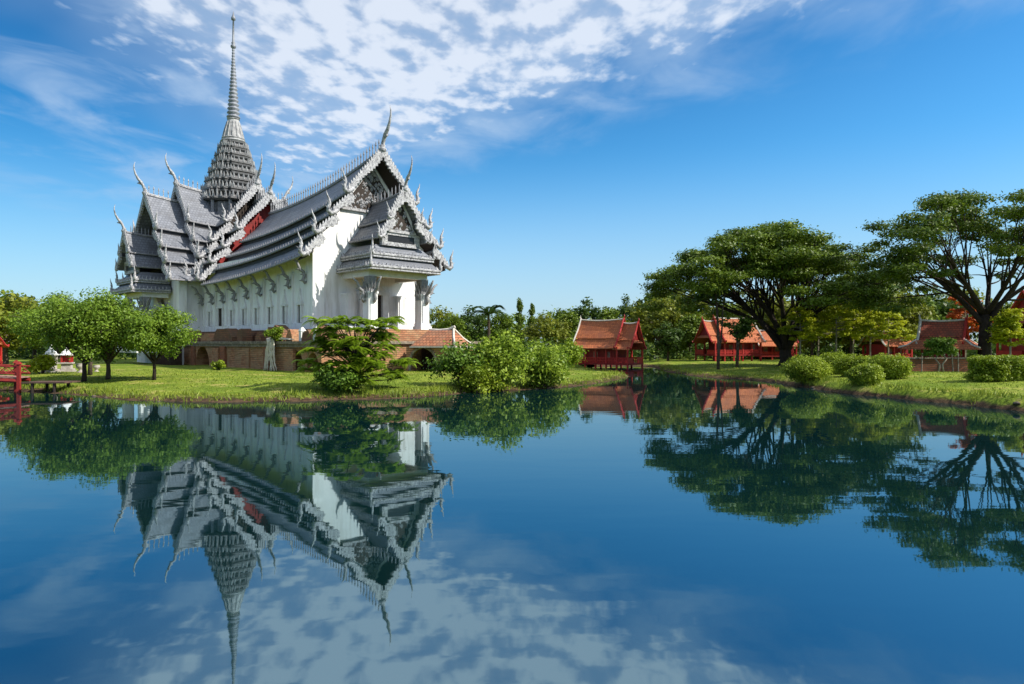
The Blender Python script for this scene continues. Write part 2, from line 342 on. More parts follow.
def make_ground():
    def axis(a, b, fine, far):
        mid = np.arange(a, b+1e-6, fine); up = b+np.cumsum(fine*1.25**np.arange(1, 40)); dn = a-np.cumsum(fine*1.25**np.arange(1, 40))
        return np.concatenate([dn[dn > -far][::-1], mid, up[up < far]])
    xs = axis(-42, 42, .33, 2500); ys = axis(14, 80, .33, 2500)
    X, Y = np.meshgrid(xs, ys); Z = ground_h(X, Y).reshape(X.shape)
    nx, ny = len(xs), len(ys)
    v = np.stack([X.ravel(), Y.ravel(), Z.ravel()], 1)
    i = np.arange(nx*ny).reshape(ny, nx); q = np.stack([i[:-1,:-1], i[:-1,1:], i[1:,1:], i[1:,:-1]], -1).reshape(-1, 4)
    o = link('ground', np_mesh('ground', v, q, ground_mat(), smooth=True)); o['kind'] = 'structure'
def np_mesh(name, v, q, m, tint=None, smooth=False):
    me = bpy.data.meshes.new(name); k = q.shape[1]
    me.vertices.add(len(v)); me.vertices.foreach_set('co', np.ascontiguousarray(v, np.float32).ravel())
    me.loops.add(q.size); me.loops.foreach_set('vertex_index', np.ascontiguousarray(q, np.int32).ravel())
    me.polygons.add(len(q)); me.polygons.foreach_set('loop_start', np.arange(0, q.size, k, dtype=np.int32))
    if tint is not None:
        a = me.attributes.new('tint', 'FLOAT', 'FACE'); a.data.foreach_set('value', np.ascontiguousarray(tint, np.float32))
    me.materials.append(m); me.update(calc_edges=True); me.validate()
    if smooth: me.polygons.foreach_set('use_smooth', np.ones(len(q), bool))
    return me
make_ground()
w = MB(); w.add([(-90,-70,0),(90,-70,0),(90,90,0),(-90,90,0)], [(0,1,2,3)])
o = w.build('water', water_mat()); o['kind'] = 'structure'

# ------------------------------------------------------------------ foliage
def rand_dirs(n):
    d = rng.normal(size=(n, 3)); return d/np.linalg.norm(d, axis=1, keepdims=True)
def leaf_quads(P, Nn, size, aspect=.55):
    n = len(P); Nn = Nn/np.linalg.norm(Nn, axis=1, keepdims=True)
    r = rand_dirs(n); a = np.cross(Nn, r); a /= np.linalg.norm(a, axis=1, keepdims=True)+1e-9; b = np.cross(Nn, a)
    s = np.asarray(size).reshape(-1, 1)
    v = np.stack([P-a*s, P-b*s*aspect+Nn*s*.12, P+a*s, P+b*s*aspect+Nn*s*.12], 1).reshape(-1, 3)
    return v, np.arange(4*n).reshape(n, 4)
def crown_mesh(name, centers, radii, per, size, m, up=.5, shell=.45, aspect=.55, loose=.22):
    C_ = np.asarray(centers, float); R_ = np.asarray(radii, float)
    if R_.ndim == 1: R_ = np.tile(R_, (len(C_), 1))
    vol = R_.prod(1)**(2/3); cnt = np.maximum(8, (per*vol/vol.mean()).astype(int))
    idx = np.repeat(np.arange(len(C_)), cnt); n = len(idx)
    d = rand_dirs(n); rr = shell+(1-shell)*rng.random(n)**.7
    fuzz = 1+loose*rng.normal(size=n)
    P = C_[idx]+d*R_[idx]*(rr*np.clip(fuzz, .4, 1.55))[:, None]
    nn = d*.55+rand_dirs(n)*.75+np.array([0, 0, up])
    v, q = leaf_quads(P, nn, size*(.6+.8*rng.random(n)), aspect)
    ct = rng.random(len(C_)); tint = .55*rng.random(n)+.45*ct[idx]
    return np_mesh(name, v, q, m, tint)
def bez(a, b, c, n):
    a, b, c = Vector(a), Vector(b), Vector(c)
    return [a*(1-t)**2+b*2*t*(1-t)+c*t*t for t in [i/n for i in range(n+1)]]
def limbs(mb, trunk_pts, trunk_r, fork_i, centers, k, r0, seed=1, arch=.35):
    rnd = random.Random(seed)
    mb.tube(trunk_pts, trunk_r, 9)
    f = Vector(trunk_pts[fork_i]); cs = [Vector(c) for c in centers]
    cs.sort(key=lambda c: math.atan2(c.y-f.y, c.x-f.x))
    m = len(cs)
    for g in range(k):
        grp = cs[g*m//k:(g+1)*m//k]
        if not grp: continue
        ce = sum(grp, Vector())/len(grp); end = f.lerp(ce, .82); end.z -= .25
        mid = f.lerp(end, .5)+Vector((rnd.uniform(-.3,.3), rnd.uniform(-.3,.3), (end-f).length*arch*rnd.uniform(.1,.6)))
        st = Vector(trunk_pts[min(len(trunk_pts)-1, fork_i+rnd.choice((0, 0, 1)))])
        main = bez(st, mid, end, 8); mb.tube(main, [r0*(1-.75*i/8) for i in range(9)], 7)
        for c in grp:
            j = rnd.randint(3, 8); s0 = main[j]; m2 = s0.lerp(c, .5)+Vector((rnd.uniform(-.3,.3), rnd.uniform(-.3,.3), rnd.uniform(-.25,.45)))
            rb = r0*(1-.75*j/8)*.5
            tw = bez(s0, m2, c, 5); mb.tube(tw, [max(.018, rb*(1-.8*i/5)) for i in range(6)], 5)
            for _ in range(2):
                e = c+Vector((rnd.uniform(-1,1), rnd.uniform(-1,1), rnd.uniform(.0,.4)))*.8
                mb.tube([tw[4], tw[4].lerp(e, .5)+Vector((0,0,.1)), e], [max(.015, rb*.35), .02, .01], 4)
def plant_at(x, y, me_list, name, label, cat, rz=0, sc=(1,1,1), group=None, z=None):
    t = thing(name, label, cat, (x, y, gh(x, y)-.03 if z is None else z), rz, group); t.scale = sc
    for nm, me in me_list: link(nm, me, t)
    return t

# ------------------------------------------------------------------ the white temple
TC = (-28.0, 68.6)
temple = thing('temple', 'white Thai temple hall with tiered grey roofs and a tall needle spire', 'temple', (*TC, 0), rad(-45))
SEC4 = [(0,1.,2.75,.59), (2.5,.548,4.0,.378), (3.75,.335,5.1,.20), (4.85,.157,6.1,0.)]
SEC2 = [(0,1.,1.15,.42), (1.02,.375,1.95,0.)]
def arm_empty(deg):
    return Matrix.Rotation(rad(deg), 4, 'Z')
def place(o, deg): o.matrix_local = Matrix.Rotation(rad(deg), 4, 'Z'); return o
def roof(deg, xs, Rf, Ef, sec, teeth=True, th=.13, dx=.4):
    """every tier of one roof, each slope its own sheet; xs = stations along the ridge"""
    zf = lambda x, f: Ef(x)+(Rf(x)-Ef(x))*f
    for ti, (w0, f0, w1, f1) in enumerate(sec):
        for sg in (-1, 1):
            b = MB(); tr = MB()
            for x in xs:
                z0 = zf(x, f0); z1 = zf(x, f1)
                wm = (w0+w1)/2; zm = (z0+z1)/2-.06*(w1-w0)
                for (w_, z_) in ((w0,z0),(wm,zm),(w1,z1),(w1,z1-th),(wm,zm-th*.9),(w0,z0-th)): b.v.append((x, sg*w_, z_))
            for i in range(len(xs)-1):
                for k in range(6): k2 = (k+1) % 6; b.f.append((i*6+k, i*6+k2, (i+1)*6+k2, (i+1)*6+k))
            b.f.append(tuple(k for k in range(5, -1, -1))); b.f.append(tuple((len(xs)-1)*6+k for k in range(6)))
            tr.tube([(x, sg*(w1+.02), zf(x, f1)-th*.5) for x in xs], .085, 6)
            if teeth:
                n = int((xs[-1]-xs[0])/dx)
                for i in range(n+1):
                    x = xs[0]+(xs[-1]-xs[0])*i/n; tr.spike((x, sg*(w1-.02), zf(x, f1)+.0), .1, .26)
            place(b.build('roof_tier', SILVER, temple), deg); place(tr.build('eave_trim', TRIM, temple), deg)
            if ti < len(sec)-1:                          # closing sheet, near-black in place of the shade between tiers
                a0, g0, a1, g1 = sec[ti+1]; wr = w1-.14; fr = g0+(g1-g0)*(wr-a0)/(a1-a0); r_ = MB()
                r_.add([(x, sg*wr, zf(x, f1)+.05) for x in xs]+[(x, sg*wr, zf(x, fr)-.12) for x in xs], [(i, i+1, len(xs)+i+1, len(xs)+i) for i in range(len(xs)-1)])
                place(r_.build('riser_shade', RISER_SHADE, temple), deg)
def chofa(deg, x, z, h=2.7, y=0.):
    b = MB(); k = h/2.7
    P = [(0,0),(.05,.4),(.2,.75),(.36,1.0),(.62,1.3),(.84,1.7),(.97,2.15),(.98,2.5),(.88,2.85)]
    b.tube([(x+p*k, y, z+q*k) for p, q in P], [.17*k,.14*k,.13*k,.15*k,.12*k,.09*k,.065*k,.045*k,.012], 7)
    b.add([(x+.3*k,y-.05,z+.75*k),(x+.3*k,y+.05,z+.75*k),(x+.75*k,y,z+.85*k),(x+.4*k,y,z+1.1*k)], [(0,1,2),(0,2,3),(1,3,2),(0,3,1)])
    b.lathe([(.1*k,-.25),(.26*k,-.1),(.3*k,.08),(.18*k,.2),(.22*k,.3*k),(.1*k,.42*k)], (x, y, z), 8)
    place(b.build('roof_finial', CARVED if h > 1.6 else TRIM, temple, True), deg)
def curl(b, x, y, z, sg, k=1., ax='y'):
    """naga-like upward curl at the foot of a gable board"""
    P = [(-.35,.28),(0,0),(.28,-.12),(.5,.06),(.5,.38),(.38,.66),(.44,1.0),(.62,1.35),(.72,1.75)]
    f = (lambda p, q: (x, y+sg*p*k, z+q*k)) if ax == 'y' else (lambda p, q: (x+p*k*.5, y+sg*p*k*.5, z+q*k*1.15))
    b.tube([f(p, q) for p, q in P], [.16*k,.2*k,.21*k,.2*k,.17*k,.14*k,.11*k,.07*k,.012], 6)
    for (p, q, p2, q2) in ((.42,.2,.95,.55), (.36,.6,.8,1.0), (.1,.05,-.1,.62), (.3,.05,.15,.5)):
        b.add([f(p, q-.12), f(p, q+.12), f(p2, q2), tuple(np.array(f(p, q))+np.array((.1*k, 0, 0)))], [(0,1,2),(0,2,3),(1,3,2),(0,3,1)])
def gable(deg, x, R, E, sec, curls=True, ch=2.7, fins=.27, bw=.29, mat_=None):
    mat_ = mat_ or CARVED
    for sg in (-1, 1):
        b = MB()
        for (w0, f0, w1, f1) in sec:
            z0 = E+(R-E)*f0; z1 = E+(R-E)*f1
            d = Vector((w1-w0, z1-z0)); ln = d.length; d /= ln; n = Vector((-d.y, d.x))
            if n.y < 0: n = -n
            def pt(s, h, dd): return (x+dd, sg*(w0+d.x*s+n.x*h), z0+d.y*s+n.y*h)
            m = max(4, int(ln/.3)); poly = [(0, .16)]
            top = [(ln*i/m, .16) for i in range(m+1)]
            bot = [(ln*i/(2*m), -bw+.12*(1 if i % 2 else 0)-(.12*math.sin(PI*i/(2*m)*2))) for i in range(2*m, -1, -1)]
            b.prism(top+bot, lambda p, dd: pt(p[0], p[1], dd), -.02, .17)
            nf = max(3, int(ln/fins))
            for i in range(nf):
                s = ln*(i+.5)/nf
                b.add([pt(s-.17,.14,.02), pt(s+.17,.14,.02), pt(s+.17,.14,.14), pt(s-.17,.14,.14), pt(s-.22,.40,.08)], [(0,1,4),(1,2,4),(2,3,4),(3,0,4),(3,2,1,0)])
        b.box(x-.02, x+.2, -.12, .12, R-.5, R+.1) if sg > 0 else None
        place(b.build('bargeboard', mat_, temple), deg)
        if curls:
            for (w0, f0, w1, f1) in sec:
                c = MB(); curl(c, x+.1, sg*(w1+.02), E+(R-E)*f1-.05, sg, curls)
                place(c.build('eave_finial', mat_, temple, True), deg)
    chofa(deg, x+.05, R+.08, ch)
def gable_wall(deg, x, R, E, sec, half, z0, m, thick=.4, drop=.32, name='gable_wall'):
    def zr(wv):
        zz = E
        for (w0, f0, w1, f1) in sec:
            if w0 <= wv <= w1: zz = E+(R-E)*(f0+(f1-f0)*(wv-w0)/(w1-w0))
        return zz
    ws = [half*(1-i/24) for i in range(25)]
    right = [(wv, zr(wv)-drop) for wv in ws]
    poly = [(-half, z0), (half, z0)]+right+[(-a, c) for a, c in right[-2::-1]]
    b = MB(); b.prism(poly, lambda p, d: (d, p[0], p[1]), x-thick, x)
    return place(b.build(name, m, temple), deg)
def relief(deg, x, R, E, half, zlo, m, seed, name='pediment_carving', back=None):
    """gable pediment: a dark timber and painted shade field with carved leaf bosses thinning towards the top; dark field and thinning stand in for overhang shade"""
    rnd = random.Random(seed); b = MB()
    H = R-.7-zlo
    b.prism([(-half, zlo), (half, zlo), (0, zlo+H)], lambda p, d: (d, p[0], p[1]), x-.05, x+.05)
    pan = place(b.build('pediment', back or DKWOOD_SHADE, temple), deg); b = MB()
    for _ in range(int(150*half*H/8)):
        t = rnd.random()**1.5; w_ = rnd.uniform(-1, 1)*half*(1-t)*.95; z = zlo+t*H; r = rnd.uniform(.08, .19)
        b.add([(x+.03,w_-r,z),(x+.03,w_,z-r*1.2),(x+.03,w_+r,z),(x+.03,w_,z+r*1.4),(x+.03+r*.9,w_,z)], [(0,1,4),(1,2,4),(2,3,4),(3,0,4)])
    b.box(x-.05, x+.2, -half-.1, half+.1, zlo-.22, zlo-.02)
    o = b.build(name, m, temple); o.parent = pan
def Rn(x): return 14.15+.0069*max(0, x-8)**2
def En(x): return 7.35+.0032*max(0, x-8)**2
# nave roof, front gable
xs = [8.0+i*(26.1-8.0)/24 for i in range(25)]
roof(0, xs, Rn, En, SEC4)
gable(0, 26.1, Rn(26.1), En(26.1), SEC4, .85, 2.9)
gable_wall(0, 24.8, Rn(24.8), En(24.8), SEC4, 4.8, 3.3, WHITE)
relief(0, 24.8, Rn(24.8), En(24.8), 2.5, 12.2, CARVED, 3)
b = MB()
for sg in (-1, 1):
    b.add([(24.9,sg*.05,Rn(25)-.3),(26.0,sg*.05,Rn(26)-.3),(26.0,sg*6.0,En(26)+.0),(24.9,sg*6.0,En(25)+.0)], [(0,1,2,3)])
b2 = MB()
for sg in (-1, 1):
    for (w0, f0, w1, f1) in SEC4:
        p = lambda x, w_, f: (x, sg*w_, En(x)+(Rn(x)-En(x))*f-.24)
        q = [p(24.85, w0+.05, f0), p(26.05, w0+.05, f0), p(26.05, w1-.05, f1), p(24.85, w1-.05, f1)]
        b2.add(q+[(a, c, d-.06) for a, c, d in q], [(0,1,2,3),(7,6,5,4),(0,4,5,1),(1,5,6,2),(2,6,7,3),(3,7,4,0)])
place(b2.build('soffit', DKWOOD_SHADE, temple), 0)
# ridge cresting of the nave
b = MB(); b.tube([(x, 0, Rn(x)+.06) for x in xs], .16, 6)
n = 44
for i in range(n):
    x = 8.3+(25.7-8.3)*i/(n-1); b.spike((x, 0, Rn(x)+.15), .2, .35); b.tube([(x,0,Rn(x)+.3),(x,0,Rn(x)+.72),(x,0,Rn(x)+.8),(x,0,Rn(x)+1.1)], [.045,.04,.075,.008], 5)
b.build('ridge_crest', TRIM, temple)
# crossing: four arms of two telescoped roofs
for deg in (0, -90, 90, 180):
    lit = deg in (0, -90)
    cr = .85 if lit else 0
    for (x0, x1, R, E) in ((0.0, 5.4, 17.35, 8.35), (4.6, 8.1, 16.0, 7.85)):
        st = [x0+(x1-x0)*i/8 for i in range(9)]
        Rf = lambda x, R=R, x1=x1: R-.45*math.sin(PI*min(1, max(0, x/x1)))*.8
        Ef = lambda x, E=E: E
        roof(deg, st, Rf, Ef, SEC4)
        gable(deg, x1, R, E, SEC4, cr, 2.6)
        gable_wall(deg, x1-.95, R, E, SEC4, 4.5, 8.6 if x1 < 6 else 8.3, REDLAC if deg == 0 and x1 > 6 else DKWOOD_SHADE, .25, .4, 'gable_panel')
        c = MB(); c.tube([(x, 0, Rf(x)+.05) for x in st], .16, 6)
        m = int((x1-max(x0, 3.2))/.42)
        for i in range(m):
            x = max(x0, 3.2)+.3+i*.42; c.tube([(x,0,Rf(x)+.1),(x,0,Rf(x)+.6),(x,0,Rf(x)+.68),(x,0,Rf(x)+.95)], [.05,.04,.07,.008], 5)
        place(c.build('ridge_crest', TRIM if deg == 0 else CARVED, temple), deg)
    if deg:                                             # walls of the side and rear arms, down to the ground
        b = MB(); b.box(0, 6.7, -4.8, 4.8, 3.2, 8.3); b.box(0, 6.95, -5.05, 5.05, 2.9, 3.2); b.box(0, 7.3, -5.3, 5.3, .2, 2.9)
        for s in (-4.8, 4.8):
            b.box(6.3, 6.95, s-.35, s+.35, 3.2, 8.2)
        place(b.build('wall', WHITE, temple), deg)
# nave walls
b = MB()
b.box(4.7, 24.4, -4.8, -4.4, 3.3, 9.2); b.box(4.7, 24.4, 4.4, 4.8, 3.3, 9.2)
for s in (-1, 1):
    b.box(4.7, 24.7, s*4.8-(0 if s > 0 else .14), s*4.8+(.14 if s > 0 else 0), 3.3, 3.75)
    for i in range(9):
        x = 5.5+i*2.33; b.box(x-.2, x+.2, s*4.88-.09, s*4.88+.09, 3.75, 7.4)
    b.box(24.1, 25.05, s*4.55-.45, s*4.55+.45, 3.3, 8.6)
b.build('wall', WHITE, temple)
# eave brackets, windows on both long sides
def bracket(x, y, sg, z=5.75, k=1., ax=0):
    b = MB()
    P = [(0,0),(.16,-.14),(.3,.06),(.2,.36),(.26,.62),(.52,.78),(.62,1.02),(.78,1.3),(1.1,1.5)]
    b.tube([(x, y+sg*p*k, z+q*k) for p, q in P], [.06,.11,.14,.13,.12,.13,.11,.09,.06], 6)
    for (p, q, p2, q2) in ((.3,.06,.62,-.02),(.24,.5,.55,.42),(.55,.85,.9,.75),(.2,.3,-.02,.55)):
        b.add([(x,y+sg*p*k,z+(q-.1)*k),(x,y+sg*p*k,z+(q+.1)*k),(x,y+sg*p2*k,z+q2*k),(x+.09,y+sg*p*k,z+q*k),(x-.09,y+sg*p*k,z+q*k)], [(0,3,2),(3,1,2),(1,4,2),(4,0,2),(0,1,3),(0,4,1)])
    return b
for s in (-1, 1):
    for i in range(9):
        x = 5.5+i*2.33
        bracket(x, s*4.95, s, z=5.85+.0032*max(0, x-8)**2).build('eave_bracket', BRACK, temple, True)
    for i in range(8):
        x = 6.66+i*2.33
        f = MB(); yy = s*4.8; o_ = lambda a: yy+s*a
        def bx(b, x0, x1, a0, a1, z0, z1): b.box(x0, x1, min(o_(a0), o_(a1)), max(o_(a0), o_(a1)), z0, z1)
        big = (i == 1)
        hw, zt = (.42, 5.3) if big else (.17, 5.05)
        bx(f, x-hw-.16, x-hw, 0, .16, 3.78, zt); bx(f, x+hw, x+hw+.16, 0, .16, 3.78, zt); bx(f, x-hw-.24, x+hw+.24, 0, .2, zt, zt+.14)
        f.prism([(-hw-.2, zt+.14), (hw+.2, zt+.14), (.1, zt+.75), (0, zt+1.25), (-.1, zt+.75)], lambda p, d: (x+p[0], o_(d), p[1]), 0, .14)
        w_ = f.build('window', WHITE_S, temple)
        g = MB(); bx(g, x-hw, x+hw, .0, .05, 3.78, zt); g.build('shutter', GLASSDK if not big else DKWOOD_SHADE, w_)
# porches
def porch(deg, x0, zs, dx_):
    """open porch on columns in front of a wall at x0; dx_ = depth of its gable peak"""
    q = lambda b, name, m, sm=False: place(b.build(name, m, temple, sm), deg)
    px = x0+dx_
    Rf = lambda x: zs+12.65+.035*max(0, x-x0)**1.7; Ef = lambda x: zs+9.7
    st = [x0-.4+(px-x0+.4)*i/8 for i in range(9)]
    roof(deg, st, Rf, Ef, SEC2, dx=.32)
    gable(deg, px, Rf(px), Ef(px), SEC2, .6, 2.2, .24, .27)
    b = MB(); b.tube([(x, 0, Rf(x)+.04) for x in st], .11, 6)
    for i in range(8):
        x = x0+.3+i*(dx_-.5)/8; b.tube([(x,0,Rf(x)+.1),(x,0,Rf(x)+.5),(x,0,Rf(x)+.75)], [.045,.05,.008], 5)
    q(b, 'ridge_crest', TRIM)
    gable_wall(deg, px-.5, Rf(px), Ef(px), SEC2, 1.5, zs+9.4, WHITE_S, .2, .3, 'gable_panel')
    relief(deg, px-.5, Rf(px), Ef(px), 1.1, zs+10.3, CARVED, 5+deg)
    b = MB(); b.box(px-.75, px-.42, -1.6, 1.6, zs+9.15, zs+9.42); b.box(px-.75, px-.4, -1.6, -1.15, zs+9.42, zs+9.9); b.box(px-.75, px-.4, 1.15, 1.6, zs+9.42, zs+9.9); b.box(px-.75, px-.38, -1.6, 1.6, zs+9.9, zs+10.1)
    q(b, 'pediment_box', CARVED)
    b = MB(); b.box(px-.48, px-.44, -1.15, 1.15, zs+9.42, zs+9.9); q(b, 'pediment_opening', GLASSDK)
    # two hipped skirt roofs with moulded, toothed eaves
    for (yo, yi, xo, xi, za, zb) in ((2.95,2.35,px+.25,px-.4,7.62,8.35), (2.6,1.95,px-.1,px-.8,8.5,9.2)):
        b = MB(); b.frustum((x0-.1, xo, -yo, yo, zs+za), (x0-.1, xi, -yi, yi, zs+zb)); b.box(x0-.1, xo, -yo, yo, zs+za-.2, zs+za); q(b, 'roof_tier', SILVER)
        t = MB()
        for zz, r in ((za-.05, .1), (za-.24, .07)):
            t.tube([(x0,-yo-.02,zs+zz),(xo+.02,-yo-.02,zs+zz)], r, 6); t.tube([(xo+.02,-yo-.02,zs+zz),(xo+.02,yo+.02,zs+zz)], r, 6); t.tube([(xo+.02,yo+.02,zs+zz),(x0,yo+.02,zs+zz)], r, 6)
        m = int(2*yo/.3)
        for i in range(m+1): t.spike((xo, -yo+2*yo*i/m, zs+za), .13, .32)
        m = int((xo-x0)/.3)
        for i in range(m+1):
            for s in (-1, 1): t.spike((x0+(xo-x0)*i/m, s*yo, zs+za), .13, .32)
        q(t, 'eave_trim', CARVED)
        for s in (-1, 1):
            c = MB(); curl(c, xo-.1, s*(yo-.1), zs+za, s, .62, 'd'); q(c, 'eave_finial', CARVED, True)
    b = MB(); b.box(x0, px-1.1, -2.12, 2.12, zs+7.3, zs+7.41); q(b, 'ceiling_panel', REDLAC)
    b = MB(); b.box(px-1.15, px-.7, -2.5, 2.5, zs+6.95, zs+7.41); b.box(x0, px-1.15, -2.5, -2.1, zs+6.95, zs+7.41); b.box(x0, px-1.15, 2.1, 2.5, zs+6.95, zs+7.41); q(b, 'beam', WHITE_S)
    zf = zs+3.3
    for (cx, cy) in ((px-.92, -2.25), (px-.92, 2.25), (x0+.3, -2.25), (x0+.3, 2.25)):
        b = MB(); r = .36
        for (h, z0, z1) in ((r+.14, zf, zf+.25), (r+.06, zf+.25, zf+.45), (r, zf+.45, zs+5.75), (r+.05, zs+5.75, zs+5.9)): b.box(cx-h, cx+h, cy-h, cy+h, z0, z1)
        b.box(cx-r*1.2, cx+r*1.2, cy-r*.7, cy+r*.7, zf+.45, zs+5.75)
        col_ = q(b, 'column', WHITE)
        if cx < x0+1: continue
        c = MB(); c.frustum((cx-r*.8,cx+r*.8,cy-r*.8,cy+r*.8,zs+5.9), (cx-r*.85,cx+r*.85,cy-r*.85,cy+r*.85,zs+6.95))
        for a in range(12):
            t = a*PI/6; c.spike((cx+.36*math.cos(t), cy+.42*math.sin(t), zs+5.45), .17, .85, (.22*math.cos(t), .16*math.sin(t)))
            c.spike((cx+.36*math.cos(t+.26), cy+.36*math.sin(t+.26), zs+6.15), .16, .7, (.26*math.cos(t), .26*math.sin(t)))
        o = c.build('capital', BRACK, temple); o.parent = col_
        if cx > x0+1:
            s = 1 if cy > 0 else -1
            for (bb, dd) in ((bracket(cx, cy+s*.35, s, zs+5.3, .95), 0), ):
                q(bb, 'eave_bracket', BRACK, True)
            P = [(0,0),(.14,-.12),(.28,.06),(.2,.36),(.26,.62),(.5,.78),(.6,1.02),(.75,1.3),(.95,1.55)]
            bb = MB(); bb.tube([(cx+.35+p, cy, zs+5.3+k) for p, k in P], [.06,.11,.14,.13,.12,.13,.11,.09,.06], 6); q(bb, 'eave_bracket', BRACK, True)
    # doorway in the wall behind
    f = MB(); zt = zs+5.9
    for s in (-1, 1): f.box(x0, x0+.3, s*1.0-.25, s*1.0+.25, zf, zt)
    f.box(x0, x0+.36, -1.35, 1.35, zt, zt+.25); f.prism([(-1.2, zt+.25), (1.2, zt+.25), (.35, zt+.9), (0, zt+1.3), (-.35, zt+.9)], lambda p, d: (d, p[0], p[1]), x0, x0+.28)
    d_ = q(f, 'door', WHITE_S)
    g = MB(); g.box(x0, x0+.06, -.75, .75, zf, zt); o = g.build('door_leaf', DKWOOD_SHADE, temple); o.parent = d_
    b = MB(); b.box(x0, px-.3, -2.8, 2.8, zs+3.0, zf); b.box(x0, px-.1, -3.0, 3.0, zs+2.0, zs+3.0); q(b, 'porch_floor', WHITE_S if deg else TERR)
porch(0, 24.8, 0., 4.1)
porch(-90, 6.95, -.55, 2.9)
# spire
def redent(a): 
    qd = [(1,.5),(.87,.5),(.87,.7),(.72,.72),(.7,.87),(.5,.87),(.5,1)]
    out = []
    for k in range(4):
        c, s = math.cos(k*PI/2), math.sin(k*PI/2); out += [(a*(x*c-y*s), a*(x*s+y*c)) for x, y in qd]
    return out
def loft(b, levels):
    o = len(b.v); n = 28
    for a, z in levels: b.v += [(x, y, z) for x, y in redent(a)]
    for i in range(len(levels)-1):
        for k in range(n): k2 = (k+1) % n; b.f.append((o+i*n+k, o+i*n+k2, o+(i+1)*n+k2, o+(i+1)*n+k))
    b.f.append(tuple(o+k for k in range(n-1,-1,-1))); b.f.append(tuple(o+(len(levels)-1)*n+k for k in range(n)))
b = MB(); loft(b, [(2.5,10.5),(2.5,16.0)])
for k in range(4):
    for j in (-1.4, -.5, .5, 1.4):
        c, s = math.cos(k*PI/2), math.sin(k*PI/2); x, y = 2.6, j
        b.tube([(x*c-y*s, x*s+y*c, 13), (x*c-y*s, x*s+y*c, 16.1)], .16, 6)
b.build('spire_drum', TRIM, temple)
b = MB(); lv = []; tiers = 7; z = 16.1; a0, a1 = 3.2, 1.12
for i in range(tiers):
    t = i/tiers; a = a0+(a1-a0)*t**.8; h = 1.05-.36*t
    lv += [(a*.84, z), (a, z+.1*h), (a, z+.26*h), (a*.82, z+.36*h), (a*.74, z+.66*h), (a*.84, z+.82*h), (a*.86, z+h)]
    z += h
loft(b, lv); b.build('spire_tier', SPIRE, temple)
z = 16.1; b = MB()
for i in range(tiers):
    t = i/tiers; a = a0+(a1-a0)*t**.8; h = 1.05-.36*t
    P = redent(a*.97)
    for k in range(28):
        p, p2 = P[k], P[(k+1) % 28]
        m = max(1, int(math.hypot(p2[0]-p[0], p2[1]-p[1])/.4))
        for j in range(m): 
            x = p[0]+(p2[0]-p[0])*(j+.5)/m; y = p[1]+(p2[1]-p[1])*(j+.5)/m
            b.spike((x, y, z+.24*h), (.27-.1*t)*random.uniform(.8, 1.2), (.58 if k % 7 not in (0, 1, 2) else .8)*h*random.uniform(.85, 1.15), (x*.03, y*.03))
    z += h
ztop = z
b.build('spire_antefix', TRIM2, temple)
b = MB(); k = 1
b.lathe([(1.15,0),(1.24,.12),(1.05,.28),(1.12,.4),(.98,.55),(.88,1.0),(.72,1.6),(.6,2.1),(.55,2.3),(.62,2.38),(.5,2.5)], (0,0,ztop), 18)
for i in range(14):
    t = 2*PI*i/14; b.tube([(1.0*math.cos(t),1.0*math.sin(t),ztop+.45),(.86*math.cos(t),.86*math.sin(t),ztop+1.1),(.6*math.cos(t),.6*math.sin(t),ztop+2.1)], [.09,.08,.045], 5)
b.build('spire_bell', TRIM2, temple)
b = MB(); pr = []; zz = ztop+2.45
for i in range(20):
    t = i/20; r = .5*(1-t)**1.5+.13; h = .42-.14*t
    pr += [(r*.78, zz-0), (r*1.05, zz+h*.3), (r*1.0, zz+h*.55), (r*.76, zz+h*.8)]; zz += h
pr += [(.15,zz),(.25,zz+.1),(.27,zz+.25),(.14,zz+.4),(.2,zz+.55),(.12,zz+.7),(.10,zz+1.6),(.075,34.7-0),(.2,34.75),(.22,34.95),(.1,35.2),(.03,35.6)]
b.lathe(pr, (0,0,0), 12); b.build('spire_needle', NEEDLE, temple, True)

# ------------------------------------------------------------------ brick terrace below the temple
terrace = thing('brick_terrace', 'old brick terrace with arched recesses and crumbling parapet blocks under the white temple', 'terrace', (*TC, 0), rad(-45))
def arch_wall(b, f, length, z0, z1, arches, thick, jag=.07, step=.5):
    poly = [(0, z0)]
    for (c, hw, spring) in arches:
        poly += [(c-hw, z0)]+[(c+hw*math.cos(PI-t*PI/10), spring+hw*1.05*math.sin(PI-t*PI/10)) for t in range(11)]+[(c+hw, z0)]
    poly += [(length, z0)]
    n = int(length/step)
    poly += [(length*(1-i/n), z1+random.uniform(-jag, jag)*.4) for i in range(n+1)]
    b.prism(poly, f, 0, thick)
GZ = .25
b = MB()
SIDE = [(4.3, 1.45, .5), (20.6, .85, .9), (22.75, .75, .9)]
arch_wall(b, lambda p, d: (5.2+p[0], -6.6+d+.05*math.sin(p[0]*3.1)*(p[1] > 1.5), p[1]), 23.9, GZ, 2.25, SIDE, 1.4)
arch_wall(b, lambda p, d: (29.1-d, -5.2+p[0], p[1]), 11.8, GZ, 2.25, [], 1.3)
arch_wall(b, lambda p, d: (5.2+p[0], 6.6-d, p[1]), 22.6, GZ, 2.25, [], 1.2)
b.build('wall', TERR, terrace)
for i, x in enumerate((7.2, 11.9, 13.6, 17.4, 21.2, 24.4)):
    b = MB(); b.box(x, x+.9+.4*(i % 2), -6.72-.04*(i % 3), -6.6, GZ, 2.05-.12*(i % 2)); b.build('buttress', TERR if i % 2 else BRICKRED, terrace)
b = MB(); b.box(5.0, 26.2, -3.0, 5.3, GZ, 2.2); b.build('core', BRICK_SHADE, terrace)  # dark colour stands in for the shade inside the arches
